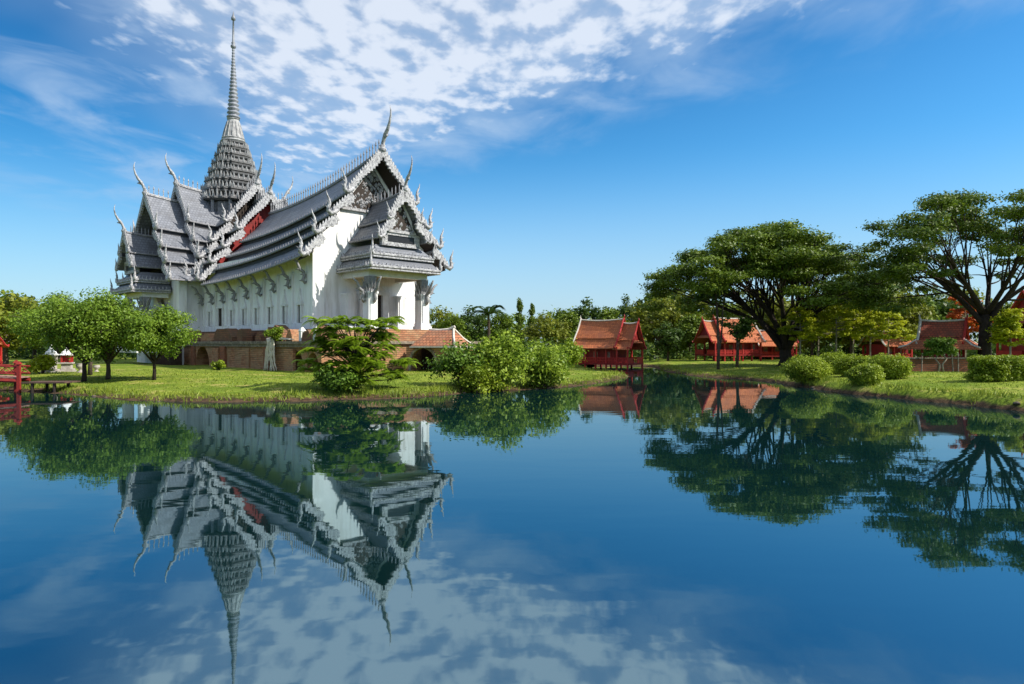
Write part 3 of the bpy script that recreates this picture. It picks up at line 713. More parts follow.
b = MB(); b.box(5.2, 27.2, -5.5, 5.5, 2.2, 2.9); b.box(5.2, 26.8, -5.3, 5.3, 2.9, 3.3); b.build('upper_step', BRICK, terrace)
b = MB(); b.box(4.9, 29.3, -6.85, -5.4, 2.26, 2.46); b.box(27.8, 29.3, -5.4, 6.85, 2.26, 2.46); b.box(4.9, 27.8, 5.4, 6.85, 2.26, 2.46)
b.box(4.95, 29.2, -6.75, -6.6, 2.05, 2.26); b.build('coping', STONE, terrace)
rnd = random.Random(4)
for (x0, x1, h) in ((5.6,8.6,.85),(9.0,11.2,.6),(11.7,15.3,1.0),(16.2,17.2,.9),(19.4,20.4,.55),(21.0,23.6,1.05),(24.2,25.1,.7),(26.4,27.5,.7),(28.2,29.0,.9)):
    b = MB(); n = 7; bot = [(x0, 2.46), (x1, 2.46)]
    n = 10; top = [(x1-(x1-x0)*i/n, 2.46+h*(1-.75*abs(2*i/n-1)**4)+rnd.uniform(-.12, .12)) for i in range(n+1)]
    b.prism(bot+top, lambda p, d: (p[0], d, p[1]), -6.55, -5.75); b.build('parapet_block', BRICK if rnd.random() < .5 else TERR, terrace)
for (y0, y1, h) in ((-5.4,-3.2,.85),(2.4,4.2,.7)):
    b = MB(); n = 6; top = [(y1-(y1-y0)*i/n, 2.46+h+rnd.uniform(-.1, .1)) for i in range(n+1)]
    b.prism([(y0,2.46),(y1,2.46)]+top, lambda p, d: (d, p[0], p[1]), 28.2, 29.0); b.build('parapet_block', TERR, terrace)
for (px_, s_) in ((26.0, -6.3), (27.9, -6.3)):
    b = MB(); b.box(px_-.16, px_+.16, s_-.16, s_+.16, 2.46, 3.15); b.frustum((px_-.2,px_+.2,s_-.2,s_+.2,3.15), (px_-.05,px_+.05,s_-.05,s_+.05,3.4)); b.build('post', WHITE_S, terrace)
b = MB()                                                   # ruined sloping flank beside the white side wing
b.prism([(0, GZ), (4.6, GZ), (4.6, 2.4), (3.6, 2.3), (2.8, 1.85), (2.0, 1.5), (1.0, .8), (.2, .45)], lambda p, d: (p[0]+2.4, d, p[1]), -8.3, -7.35)
o = b.build('stair_flank', BRICK_SHADE, terrace)
# gatehouse at the terrace corner
gate = thing('brick_gatehouse', 'low brick gatehouse with arched doorway and orange tiled roof at the terrace front', 'gatehouse', (gx(435, 47.0), 47.0, 0), rad(-16))
b = MB(); arch_wall(b, lambda p, d: (-1.7+p[0], d-1.0, p[1]), 3.4, .2, 2.1, [(1.25, .98, 1.0)], .7); b.box(-1.7, 1.7, 1.2, 1.7, .2, 2.1); b.box(-1.7, -1.45, -.3, 1.2, .2, 2.1); b.box(1.3, 1.7, -.3, 1.2, .2, 2.1); b.build('wall', TERR, gate)
b = MB(); ring = []
for i in range(13):
    t = PI-PI*i/12; ring.append((-.45+.98*math.cos(t), -1.02, 1.0+1.03*math.sin(t)))
b.tube([(-1.43,-1.02,.2)]+ring+[(.53,-1.02,.2)], .1, 6); b.build('arch_surround', STONE, gate)
b = MB(); b.frustum((-1.2,2.0,-1.4,2.1,2.12), (-.55,1.25,.1,.5,3.2)); b.build('roof', CLAYW, gate)
b = MB()
b.tube([(-.55,.3,3.25),(.2,.3,3.2),(.9,.3,3.26),(1.35,.3,3.46)], .1, 6)
for s in (-1.42, 2.05): b.tube([(1.25,.3,3.32),(1.58,.3+(s-.3)*.5,2.7),(2.0,s,2.2)], .08, 6)
b.box(-1.25, 2.05, -1.45, 2.15, 2.02, 2.12); b.build('ridge', RIDGE, gate)
b = MB(); b.box(-1.4, 1.3, .9, 1.2, .2, 2.1); b.build('back_panel', BRICK_SHADE, gate)  # darkened in place of the shade behind the doorway
# bleached roots draped over the brick wall
rt = MB(); rnd = random.Random(12)
def tl(x, y, z): 
    c, s = math.cos(rad(-45)), math.sin(rad(-45)); return (TC[0]+x*c-y*s, TC[1]+x*s+y*c, z)
for k in range(13):
    x = 22.8+rnd.uniform(-.5, .5); sp = rnd.uniform(-1.3, 1.3)
    pts = [tl(x, -6.6, 2.72)]+[tl(x+sp*i/6+rnd.uniform(-.08,.08), -6.95-.12*i/6-rnd.uniform(0,.06), 2.62-2.35*i/6) for i in range(7)]
    rt.tube(pts, [.07,.065,.06,.055,.05,.045,.04,.02], 6)
for k in range(4): rt.tube([tl(22.8, -6.75, 2.7), tl(23.3+.4*k, -6.75+.05*k, 2.62), tl(23.9+.6*k, -6.7, 2.56)], [.07,.05,.02], 5)
tag(rt.build('tree_root', ROOTS, None, True), 'bleached white roots hanging down the face of the brick terrace', 'roots')

# ------------------------------------------------------------------ red Thai pavilions
def house(name, label, cat, loc, rz, LX, HW, z_eave, z_ridge, zd, porch_len=0., roofm=None, stilts=False, ridgem=None, flip=1, open_=False, gp=(-1,), skirt=.45):
    """ridge runs along local x; flip = +1 puts the lower, telescoped porch roof at +x"""
    roofm = roofm or CLAY; t = thing(name, label, cat, loc, rz)
    def slope(x0, x1, zr, ze, hw, rnm='roof'):
        zm = ze+(zr-ze)*.36; wm = hw*.60; b = MB()
        n = 6
        for (wa, za, wb, zb) in ((0, zr, wm, zm), (wm-.06, zm-.1, hw, ze)):
            for s in (-1, 1):
                o = len(b.v)
                for i in range(n+1):
                    x = x0+(x1-x0)*i/n; u = 2*i/n-1; up = .10*u*u*(zr-ze)*.5
                    wc = (wa+wb)/2; zc = (za+zb)/2-.05*(zr-ze)
                    for (w_, z_) in ((wa, za+up), (wc, zc+up*.7), (wb, zb+up*.3), (wb, zb+up*.3-.08), (wc, zc+up*.7-.08), (wa, za+up-.08)): b.v.append((x, s*w_, z_))
                for i in range(n):
                    for k in range(6): k2 = (k+1) % 6; b.f.append((o+i*6+k, o+i*6+k2, o+(i+1)*6+k2, o+(i+1)*6+k))
                b.f.append(tuple(o+k for k in range(5,-1,-1))); b.f.append(tuple(o+n*6+k for k in range(6)))
        r = b.build(rnm, roofm, t)
        g = MB(); g.tube([(x0+(x1-x0)*i/n, 0, zr+.10*(2*i/n-1)**2*(zr-ze)*.5+.03) for i in range(n+1)], .07, 6); g.build('ridge', ridgem or RIDGE, t)
        for xe, sg in ((x0, -1), (x1, 1)):
            g = MB(); up = .05*(zr-ze)
            for s in (-1, 1):
                pts = [(xe+sg*.02, 0, zr+up+.1), (xe+sg*.02, s*wm*.5, (zr+zm)/2-.05*(zr-ze)+up+.02), (xe+sg*.02, s*wm, zm+up*.4), (xe+sg*.02, s*(wm+hw)/2, (zm+ze)/2-.08), (xe+sg*.02, s*hw, ze+.02), (xe+sg*.02, s*(hw+.14), ze+.2)]
                g.tube(pts, [.09,.09,.09,.09,.09,.03], 5)
            g.tube([(xe+sg*.02,0,zr+up),(xe+sg*.1,0,zr+up+.28),(xe+sg*.06,0,zr+up+.5)], [.09,.06,.01], 5)
            g.build('bargeboard', RED if sg*flip > 0 or not ridgem is None else RIDGE, t)
            g = MB(); g.prism([(-wm, zm-.05), (wm, zm-.05), (0, zr-.12)], lambda p, d: (d, p[0], p[1]), xe-sg*.3, xe-sg*.25); g.build('gable_panel', REDDK if not open_ else RED, t)
            # little apron roof across the gable foot
            g = MB(); ap = .28
            g.prism([(0, zm+.02), (ap, zm-.22), (ap, zm-.30), (0, zm-.08)], lambda p, d: (xe-sg*.3+sg*p[0], d, p[1]), -wm*1.15, wm*1.15); g.build('apron_roof', roofm, t)
    x0, x1 = -LX/2, LX/2
    slope(x0, x1, z_ridge, z_eave, HW)
    if porch_len:
        a, c = (x1-.25, x1+porch_len) if flip > 0 else (x0-porch_len, x0+.25)
        slope(a, c, z_ridge-.25*(z_ridge-z_eave)*.5, z_eave-.08, HW*.82)
    px0, px1 = x0+.25, x1-.25
    if porch_len: px0, px1 = (px0, x1+porch_len-.3) if flip > 0 else (x0-porch_len+.3, px1)
    hw = HW-skirt
    b = MB(); b.box(px0-.1, px1+.1, -hw-.1, hw+.1, zd-.16, zd); b.build('deck', REDDK, t)
    n = max(3, int((px1-px0)/1.05))
    for i in range(n+1):
        x = px0+(px1-px0)*i/n
        for s in (-1, 1):
            b = MB(); bot = -.9 if stilts else zd-.9
            b.box(x-.07, x+.07, s*hw-.07, s*hw+.07, bot, z_eave+.12); b.build('post', RED, t)
    if not open_:
        wl0, wl1 = x0+.35, x1-.35
        b = MB(); b.box(wl0, wl1, -hw+.3, hw-.3, zd, z_eave+.15); b.build('wall', REDDK, t)
        m = max(2, int((wl1-wl0)/1.1))
        for i in range(m):
            x = wl0+(wl1-wl0)*(i+.5)/m
            for s in (-1, 1):
                f = MB(); y = s*(hw-.3); zz0, zz1 = zd+.55*(z_eave-zd)-.25, zd+.55*(z_eave-zd)+.3
                f.box(x-.3, x-.24, y-.04, y+.04, zz0, zz1); f.box(x+.24, x+.3, y-.04, y+.04, zz0, zz1); f.box(x-.34, x+.34, y-.05, y+.05, zz1, zz1+.06); f.box(x-.34, x+.34, y-.05, y+.05, zz0-.06, zz0); w_ = f.build('window', RED, t)
                g = MB(); g.box(x-.24, x+.24, y-.02, y+.02, zz0, zz1); g.build('shutter', mat_window, w_)
    rail = MB()
    hr = (z_eave-zd)*.36
    for s in (-1, 1):
        for zz in (zd+hr, zd+hr*.45): rail.box(px0, px1, s*hw-.035, s*hw+.035, zz-.035, zz+.035)
        k = int((px1-px0)/.16)
        for i in range(k): x = px0+(px1-px0)*(i+.5)/k; rail.box(x-.045, x+.045, s*hw-.02, s*hw+.02, zd, zd+hr)
    for xe in (px0, px1):
        if open_: continue
        for s in (-1, 1): rail.box(xe-.035, xe+.035, min(s*.35, s*hw), max(s*.35, s*hw), zd, zd+hr)
    rail.build('railing', RED, t)
    return t
mat_window = mat('pale window panel', (.30,.22,.17), (.16,.10,.08), 3, .6)
# waterside pavilion
house('red_pavilion', 'red timber pavilion on stilts over the water with orange tiled roofs', 'pavilion', (gx(602, 66.5), 66.5, 0), rad(-37),
      4.7, 1.95, gz(347, 66.5)-.1, gz(321, 66.5), gz(362.5, 66.5), 1.5, CLAY, True, None, 1)
house('red_pavilion', 'red pavilion with white edged roof half hidden behind the big spreading tree', 'pavilion', (gx(733, 72), 72, .2), rad(16),
      4.6, 2.3, gz(341, 72)-.3, gz(319, 72)-.2, gz(355, 72)-.1, 1.3, CLAY, False, None, -1)
house('red_pavilion', 'low red pavilion wing beneath the big tree, right of its thin trunks', 'pavilion', (gx(772, 76), 76, .2), rad(5),
      4.6, 1.9, gz(345, 76)-.3, gz(331, 76)-.2, gz(356, 76)-.1, 0, CLAY, False, None, 1)
sala = house('open_sala', 'open red sala with dark tiled roof behind the low brick wall on the lawn', 'sala', (gx(943, 46.5), 46.5, 0), rad(-40),
      2.6, 1.55, gz(346, 46.5)+.1, gz(321.5, 46.5), .9, 0, CLAYDK, False, None, 1, True)
b = MB(); b.frustum((-2.25,2.25,-2.1,2.1,gz(348.5,46.5)-.05), (-1.4,1.4,-1.25,1.25,gz(340,46.5)))
b.build('skirt_roof', CLAY, sala)
b = MB()
for sx in (-1, 1):
    for sy in (-1, 1): b.tube([(sx*1.4,sy*1.25,gz(340,46.5)+.03),(sx*1.85,sy*1.7,gz(345,46.5)),(sx*2.3,sy*2.15,gz(348,46.5)+.05)], .06, 5)
b.build('ridge', RIDGE, sala)
house('tiled_house', 'large brown tiled house at the right edge beyond the spreading tree', 'house', (gx(1092, 56), 56, .3), rad(4), 12, 3.4, gz(334, 56)-.3, gz(294, 56)-.3, .6, 0, CLAYDK, False, REDDK, 1)
house('tiled_hut', 'small orange roofed hut behind the row of yellow-green trees', 'hut', (gx(887, 66), 66, .3), rad(12), 3.4, 1.9, gz(346, 66)-.3, gz(324, 66)-.3, .5, 0, CLAY, False, None, 1)
house('red_house', 'red roofed house among the trees beyond the footbridge', 'house', (gx(-44, 52), 52, .3), rad(6), 5, 2.0, gz(347, 52)-.3, gz(329, 52)-.3, .6, 0, CLAY, False, REDDK, 1)
# low brick wall in front of the sala
b = MB(); bw = thing('brick_wall', 'low red brick garden wall with pale posts in front of the open sala', 'wall', (gx(940, 43.5), 43.5, 0), rad(-3))
b.box(-2.3, 2.9, -.15, .15, .3, 1.33); b.build('wall', BRICKRED, bw)
b = MB(); b.box(-2.36, 2.96, -.22, .22, 1.33, 1.42); b.build('coping', STONE, bw)
for x in (-1.3, .65, .95): b = MB(); b.tube([(x,-.3,.3),(x+wob(.1, x),-.28,1.7)], .035, 6); b.build('post', BARKPALE, bw)

# ------------------------------------------------------------------ footbridge, landing, shrines at the left
br = thing('footbridge', 'red wooden footbridge with lattice railings over the left inlet', 'footbridge', (gx(17, 32.4), 32.4, 0), rad(8))
def dz(x): return .72-.10*x*.6-.012*x*x*0.5 if x < 0 else .72
b = MB(); n = 20
for i in range(n):
    x0, x1 = -6*i/n, -6*(i+1)/n; z = dz((x0+x1)/2); b.box(x1+.01, x0-.01, 0, 1.1, z-.06, z)
b.build('deck', mat('worn pinkish planks', (.36,.22,.18), (.22,.12,.10), 6, .8), br)
b = MB()
for y in (.02, 1.08): b.tube([(-6*i/8, y, dz(-6*i/8)-.16) for i in range(9)], .1, 5)
b.build('beam', REDBR, br)
for y in (0, 1.1):
    b = MB()
    for h in (.16, .5): b.tube([(-6*i/8, y, dz(-6*i/8)+h) for i in range(9)], .045, 5)
    for i in range(14):
        x = -6*(i+.5)/14; b.tube([(x-.2, y, dz(x)+.16), (x+.2, y, dz(x)+.5)], .022, 4); b.tube([(x+.2, y, dz(x)+.16), (x-.2, y, dz(x)+.5)], .022, 4)
    b.build('railing', REDBR, br)
for x, y in ((.08,0),(-.62,1.1),(-2.9,0),(-2.9,1.1)):
    b = MB(); z = dz(min(x, 0)); b.box(x-.07, x+.07, y-.07, y+.07, -.9, z+.62); b.frustum((x-.11,x+.11,y-.11,y+.11,z+.62), (x-.03,x+.03,y-.03,y+.03,z+.76)); b.build('post', REDBR, br)
jt = thing('landing_stage', 'dark plank landing stage between red bridge post and grassy bank', 'landing', (gx(42, 31.9), 31.9, 0), rad(3))
b = MB()
for i in range(12): b.box(-.95+i*.165, -.95+i*.165+.155, 0, 1.3, .46, .52)
b.build('deck', mat('dark planks', (.12,.07,.05), (.06,.035,.028), 5, .85), jt)
for x, y in ((-.5,.1),(.5,.1),(-.5,1.2),(.5,1.2)): b = MB(); b.tube([(x,y,-.9),(x,y,.46)], .07, 6); b.build('post', DKWOOD_SHADE, jt)
def shrine(px, D, h, red, label):
    t = thing('spirit_house', label, 'shrine', (gx(px, D), D, gh(gx(px, D), D)-.02), rad(20))
    b = MB(); k = h/1.9
    for (a, z0, z1) in ((.5,0,.12),(.42,.12,.24),(.3,.24,.6),(.4,.6,.7)): b.box(-a*k,a*k,-a*k,a*k,z0*k,z1*k)
    b.build('pedestal', PALE, t)
    b = MB()
    for x in (-.27,.27):
        for y in (-.27,.27): b.box((x-.05)*k,(x+.05)*k,(y-.05)*k,(y+.05)*k,.7*k,1.2*k)
    b.box(-.2*k,.2*k,-.1*k,.3*k,.7*k,1.2*k); b.build('chamber', RED if red else PALE, t)
    b = MB(); loft(b, [(.42*k,1.2*k),(.44*k,1.27*k),(.3*k,1.34*k),(.32*k,1.42*k),(.2*k,1.52*k),(.1*k,1.68*k),(.03*k,1.98*k)]); b.build('roof', WHITE, t)
shrine(51, 44, 1.75, False, 'white spirit house with pointed top beside the flowering bush')
shrine(67, 45.5, 1.75, True, 'red spirit house under a white pointed roof near the tree trunks')
def urn(px, D, label, k):
    t = MB(); t.lathe([(.3*k,0),(.3*k,.1*k),(.14*k,.2*k),(.14*k,.3*k),(.34*k,.5*k),(.4*k,.7*k),(.33*k,.8*k),(.38*k,.86*k)], (0,0,0), 14)
    o = t.build('garden_urn', PALE, None, True); o.location = (gx(px, D), D, gh(gx(px, D), D)-.02); tag(o, label, 'urn')
urn(80.5, 44, 'tall pale stone garden urn just left of the dark trunk', .7)
urn(96.5, 45, 'low pale stone garden urn between the two grey tree trunks', .55)

# ------------------------------------------------------------------ trees and shrubs
def umbrella(R, H, drop, nC, under, rnd, cr, lobes=5, off=(0,0)):
    cs, rs = [], []
    tries = 0
    while len(cs) < nC and tries < 20000:
        tries += 1
        a = rnd.random()*2*PI; q = math.sqrt(rnd.random())
        Rl = R*(.82+.18*math.sin(lobes*a+1.3)); r = q*Rl
        z = H-drop*q**2.2+rnd.uniform(-.5, .4)-(rnd.random()**2)*under*(1-.3*q)
        c = (off[0]+r*math.cos(a), off[1]+r*math.sin(a), z)
        if all((c[0]-p[0])**2+(c[1]-p[1])**2+(2.2*(c[2]-p[2]))**2 > (.95*cr)**2 for p in cs):
            cs.append(c); k = rnd.uniform(.75, 1.3)*cr; rs.append((k, k, k*.33))
    return cs, rs
rnd = random.Random(21)
def rain_tree(label, x, y, R, H, drop, nC, under, trunk, k, r0, lm, cr, per, seed, fork=2, off=(0,0), size=.17, extra=()):
    rr = random.Random(seed); cs, rs = umbrella(R, H, drop, nC, under, rr, cr, off=off)
    for (c, q) in extra: cs.append(c); rs.append((q, q, q*.4))
    t = thing('rain_tree', label, 'tree', (x, y, gh(x, y)-.05), 0, None)
    tb = MB(); limbs(tb, trunk[0], trunk[1], fork, cs, k, r0, seed, .5); tb.build('trunk', BARKDK, t, True)
    link('crown', crown_mesh('crown', cs, rs, per, size, lm, .7, .3), t)
# the big spreading tree (56 m away) and the open one at the right (45 m)
X, Y = gx(786, 56), 56
rain_tree('big dark green rain tree with dense umbrella crown beside the water', X, Y, 10.0, 11.3, 4.1, 146, 3.9,
          ([(0,0,0),(.03,0,.5),(-.06,.03,1.1),(.05,0,1.8),(.15,.05,3.0)], [.7,.52,.46,.36,.2]), 8, .27, L_RAIN, 1.25, 620, 5, 2, (-1.9, 0), .11)
X, Y = gx(985, 45), 45
rain_tree('tall rain tree with open airy crown and visible limbs at the right', X, Y, 9.2, 11.9, 4.2, 104, 5.2,
          ([(0,0,0),(-.03,0,.9),(0,.05,2.0),(.05,0,3.0),(.1,.1,3.8)], [.55,.42,.37,.38,.3]), 9, .2, L_RAIN2, 1.05, 430, 9, 3, (-.7, 0), .1)
# slim double-stemmed tree in front of the big crown
def slim(label, px, D, H, lean, seed):
    x = gx(px, D); rr = random.Random(seed); t = thing('slim_tree', label, 'tree', (x, D, gh(x, D)-.05))
    b = MB(); b.tube([(0,0,0),(.05,0,1.5),(0,0,3),(lean*.5,0,H*.75),(lean,0,H)], [.13,.11,.1,.07,.03], 7); b.tube([(.05,0,1.2),(.3,.1,2.6),(.4,.1,H*.7),(.6,.1,H*.95)], [.08,.07,.05,.02], 6); b.build('trunk', BARK, t, True)
    cs = [(lean+rr.uniform(-1.1,1.1), rr.uniform(-1,1), H+rr.uniform(-1.4,.3)) for _ in range(12)]
    link('crown', crown_mesh('crown', cs, (.6,.6,.35), 110, .13, L_FARDK, .5), t)
slim('slim twin stemmed tree left of the big rain tree trunk', 718, 52, 6.6, -.2, 3)
slim('slim pale trunked sapling before the second red pavilion', 737, 54, 3.6, .1, 6)
# round trees left
def round_tree(label, px, D, pytop, W, pybot, seed, m, bark=BARK, tr=.14, per=430, size=.07, ox=0.):
    x = gx(px, D); g = gh(x, D); rr = random.Random(seed); zt, zb = gz(pytop, D)-g, gz(pybot, D)-g
    t = thing('round_tree', label, 'tree', (x, D, g-.04)); cs = []; R = W/F*D/2; hc = (zt+zb)/2; hh = (zt-zb)/2
    while len(cs) < 46:
        v = Vector((rr.gauss(0,1), rr.gauss(0,1), rr.gauss(0,1))).normalized()*rr.uniform(.45, .92)
        if v.z < -.8: continue
        cs.append((ox+v.x*R, v.y*R, hc+v.z*hh*(.85+.2*math.sin(3*v.x*2))))
    b = MB(); limbs(b, [(0,0,0),(.03,0,zb*.5),(0,.02,zb*.85),(.02,0,zb*1.05),(0,0,hc)], [tr,tr*.8,tr*.7,tr*.7,tr*.4], 2, cs[::2], 6, tr*.55, seed, .1); b.build('trunk', bark, t, True)
    k = R*.30; link('crown', crown_mesh('crown', cs, [(k*rr.uniform(.8,1.3),)*2+(k*.75,) for _ in cs], per, size, m, .45), t)
round_tree('leafy round tree with dark trunk, middle one by the left bank', 84, 36, 291, 96, 362, 31, L_ROUND, BARKDK)
round_tree('leafy round tree with pale forked trunk beside the dark trunked one', 108, 37, 294, 92, 360, 32, L_ROUND, BARK)
round_tree('leafy round tree with low crown behind the dark trunked one, spreading over the spirit houses', 90, 41, 296, 84, 350, 33, L_ROUND, BARK, ox=-1.9)
round_tree('small round tree standing alone in front of the temple side wing', 154, 36.5, 305, 72, 360, 34, L_ROUND, BARKDK, .11)
# shrubs: clumped leafy mounds
def shrub(name, label, px, D, W, pytop, pybase, m, seed, n=26, per=150, size=.08, cat='shrub', group=None, loose=.22, depth=None, flat=1., z0=None, stem=True):
    x = gx(px, D); g = gh(x, D) if z0 is None else z0; rr = random.Random(seed); H = gz(pytop, D)-g; R = W/F*D/2; Dp = depth or R
    t = thing(name, label, cat, (x, D, g-.03), 0, group); cs = []
    while len(cs) < n:
        v = Vector((rr.gauss(0,1), rr.gauss(0,1), rr.gauss(0,1))).normalized()*rr.uniform(.35, .85)
        if loose < .1: v = v.normalized()*rr.uniform(.62, .74)
        cs.append((v.x*R, v.y*Dp, max(.12*H, H*.5+v.z*H*.5*flat)))
    k = min(R, H)*.42
    link('foliage', crown_mesh('foliage', cs, [(k*rr.uniform(.7,1.25),)*2+(k*.8,) for _ in cs], per, size, m, .5, .35, loose=loose), t)
    if stem:
        b = MB()
        for c in cs[::3]: b.tube([(c[0]*.15, c[1]*.15, 0), (c[0]*.5, c[1]*.5, c[2]*.5), c], [.04,.03,.012], 5)
        b.build('stem', BARK, t)
    return t
shrub('leafy_bush', 'tall dark bush at the brick gatehouse end of the bank', 462, 33.9, 58, 337, 392, L_BUSHDK, 41, 30, 190, .085)
shrub('leafy_bush', 'largest bright green bush overhanging the water, middle of the bank clump', 498, 34.0, 74, 334, 392, L_BUSH, 42, 34, 200, .085)
shrub('leafy_bush', 'bright green bush at the lawn end of the bank clump', 541, 35.4, 62, 343, 390, L_BUSH, 43, 30, 190, .085)
shrub('leafy_bush', 'low yellowish bush at the waterline below the dark bush', 480, 32.5, 46, 358, 394, L_HEDGE, 44, 22, 150, .07)
shrub('leafy_bush', 'small airy bush with pale new leaves beside the waterside pavilion', 566, 50, 40, 340, 366, L_BUSH, 45, 20, 150, .1)
shrub('parapet_bush', 'small round bush growing on the terrace parapet above the roots', 276, 47.2, 20, 324, 345, L_BUSH, 46, 14, 130, .07, z0=2.46)
shrub('young_plant', 'young plant with bright leaves at the foot of the brick terrace', 219, 48, 13, 357, 376, L_HEDGE, 47, 9, 70, .09)
shrub('flowering_bush', 'yellow-green bush with red flowers beside the white spirit house', 42, 42, 26, 353, 374, L_YEL, 48, 16, 110, .09)
# clipped mounds and hedge on the right lawn
for i, (px, D, W, top, lab) in enumerate(((806, 36.5, 46, 357, 'loose round bush overhanging the water at the lawn corner'),
        (834, 41, 34, 352, 'low clipped bush at the back behind the loose round bush'),
        (866, 31.8, 34, 364, 'small clipped bush right on the bank edge'),
        (889, 34.5, 40, 353, 'large clipped round bush next to the bank edge one'),
        (855, 37.5, 40, 356, 'flat topped clipped bush between the round ones'))):
    shrub('clipped_bush', lab, px, D, W, top, 0, L_HEDGE, 60+i, 60, 190, .05, loose=.07, group='clipped bushes on the right lawn')
hd = thing('clipped_hedge', 'long clipped hedge with flat bright top at the right edge', 'hedge', (gx(1014, 31), 31, gh(gx(1014, 31), 31)-.03))
cs = [(random.uniform(-1.75, 2.6), random.uniform(-.55, .7), random.choice((.18,.42,.68,.95,.98))) for _ in range(190)]
link('foliage', crown_mesh('foliage', cs, (.24,.24,.2), 190, .05, L_HEDGE, .5, .4, loose=.08), hd)
# bonsai-like tree at the sala
bt = thing('topiary_tree', 'dark round topiary tree with pale crooked trunks before the open sala', 'tree', (gx(941, 42.3), 42.3, gh(gx(941, 42.3), 42.3)))
b = MB()
for s in (-1, 1): b.tube([(s*.15,0,0),(s*.08,0,.5),(s*.35,0,.85),(s*.1,0,1.15)], [.06,.05,.045,.03], 6)
b.build('trunk', BARKPALE, bt, True)
cs = [(random.uniform(-.7,.7), random.uniform(-.5,.5), random.uniform(1.2,1.95)) for _ in range(20)]
link('crown', crown_mesh('crown', cs, (.33,.33,.25), 200, .07, L_BUSHDK, .5), bt)
# row of yellow-green layered trees
def layered(label, px, D, top, seed, m=L_YEL, W=48, group='yellow-green layered trees in a row'):
    x = gx(px, D); g = gh(x, D); rr = random.Random(seed); H = gz(top, D)-g; R = W/F*D/2
    t = thing('layered_tree', label, 'tree', (x, D, g-.03), 0, group); cs, rs = [], []
    for k in range(4):
        z = H*(.57+.13*k); r = R*(1-.18*k)
        for j in range(19-3*k): a = rr.random()*6.28; q = r*math.sqrt(rr.random()); cs.append((q*math.cos(a), q*math.sin(a), z+rr.uniform(-.32,.32)-.12*q)); w_ = rr.uniform(.25,.5); rs.append((w_,w_,w_*.4))
    b = MB(); b.tube([(0,0,0),(.03,0,H*.5),(0,0,H*.95)], [.07,.055,.02], 6)
    for c in cs[::2]: b.tube([(0,0,c[2]-.15),(c[0]*.6,c[1]*.6,c[2]-.02),c], [.03,.02,.01], 4)
    b.build('trunk', BARKPALE, t); link('crown', crown_mesh('crown', cs, rs, 120, .085, m, .9, .2), t)
for i, (px, D, top, lab) in enumerate(((800,58,318,'next to the big rain tree trunk'),(818,61,313,'second from the big rain tree trunk'),(836,58,310,'in the middle of the row'),
        (853,62,308,'right of the middle of the row'),(870,58,313,'in front of the orange hut roof'),(888,60,318,'at the sala end of the row'))):
    layered('thin yellow-green tree with tiered branches, '+lab, px, D-4, top-9, 70+i)
layered('small yellow-green tree right of the open rain tree trunk', 1010, 43.5, 312, 80, L_YEL, 34, None)
layered('orange flame tree blooming behind the open sala roof', 965, 54, 297, 81, L_FLAME, 46, None)

# the feathery tree in front of the terrace
def frond(P, d, ln, n, leaf, droop, V, Q, Tn, tv, w=.16):
    d = Vector(d).normalized(); side = d.cross(Vector((0,0,1))).normalized()
    for i in range(n):
        t = (i+.7)/n; c = Vector(P)+d*ln*t+Vector((0,0,-droop*t*t*ln+.12*ln*math.sin(t*PI)))
        L_ = leaf*(math.sin(PI*(.12+.86*t)))
        for s in (-1, 1):
            e = c+side*s*L_+d*L_*.35+Vector((0,0,-.25*L_)); m = (c+e)/2; h = d*(w*.5*leaf)
            o = len(V); V += [tuple(c), tuple(m-h+Vector((0,0,.02))), tuple(e), tuple(m+h+Vector((0,0,.02)))]; Q.append((o,o+1,o+2,o+3)); Tn.append(tv*.6+random.random()*.4)
def fern_tree():
    x, y = gx(354, 30.8), 30.8; t = thing('feathery_tree', 'feathery leaved tree leaning over the bank in front of the brick terrace', 'tree', (x, y, gh(x, y)-.05))
    rr = random.Random(8); b = MB(); V, Q, Tn = [], [], []
    b.tube([(0,0,0),(.1,0,.5),(.05,0,1.0),(.2,0,1.6)], [.17,.13,.11,.07], 8)
    tips = []
    for k in range(80):
        a = rr.uniform(0, 6.28); r = 2.1*math.sqrt(rr.random()); z = rr.choice((.5,.8,1.1,1.4,1.7,2.0,2.3,2.7,3.0))+rr.uniform(-.12,.15)
        r *= 1.0 if z < 2 else .75
        e = (r*math.cos(a)*1.05+.1, r*math.sin(a)*.85, z); tips.append((e, a))
        b.tube(bez((.08,0,.3+.3*z), (e[0]*.4, e[1]*.4, z*.8), e, 5), [.055,.05,.04,.03,.022,.012], 5)
    for (e, a) in tips:
        tv = rr.random()
        for j in range(9):
            an = a+rr.uniform(-2, 2); frond(e, (math.cos(an), math.sin(an), rr.uniform(-.1,.5)), rr.uniform(.55,.95), 17, .22, .32, V, Q, Tn, tv, .42)
    b.build('trunk', BARKDK, t, True); link('crown', np_mesh('crown', np.array(V), np.array(Q), L_FERN, np.array(Tn)), t)
fern_tree()
shrub('leafy_bush', 'dark low bush under the feathery tree by the water', 340, 29.6, 52, 366, 396, L_BUSHDK, 90, 22, 160, .075)
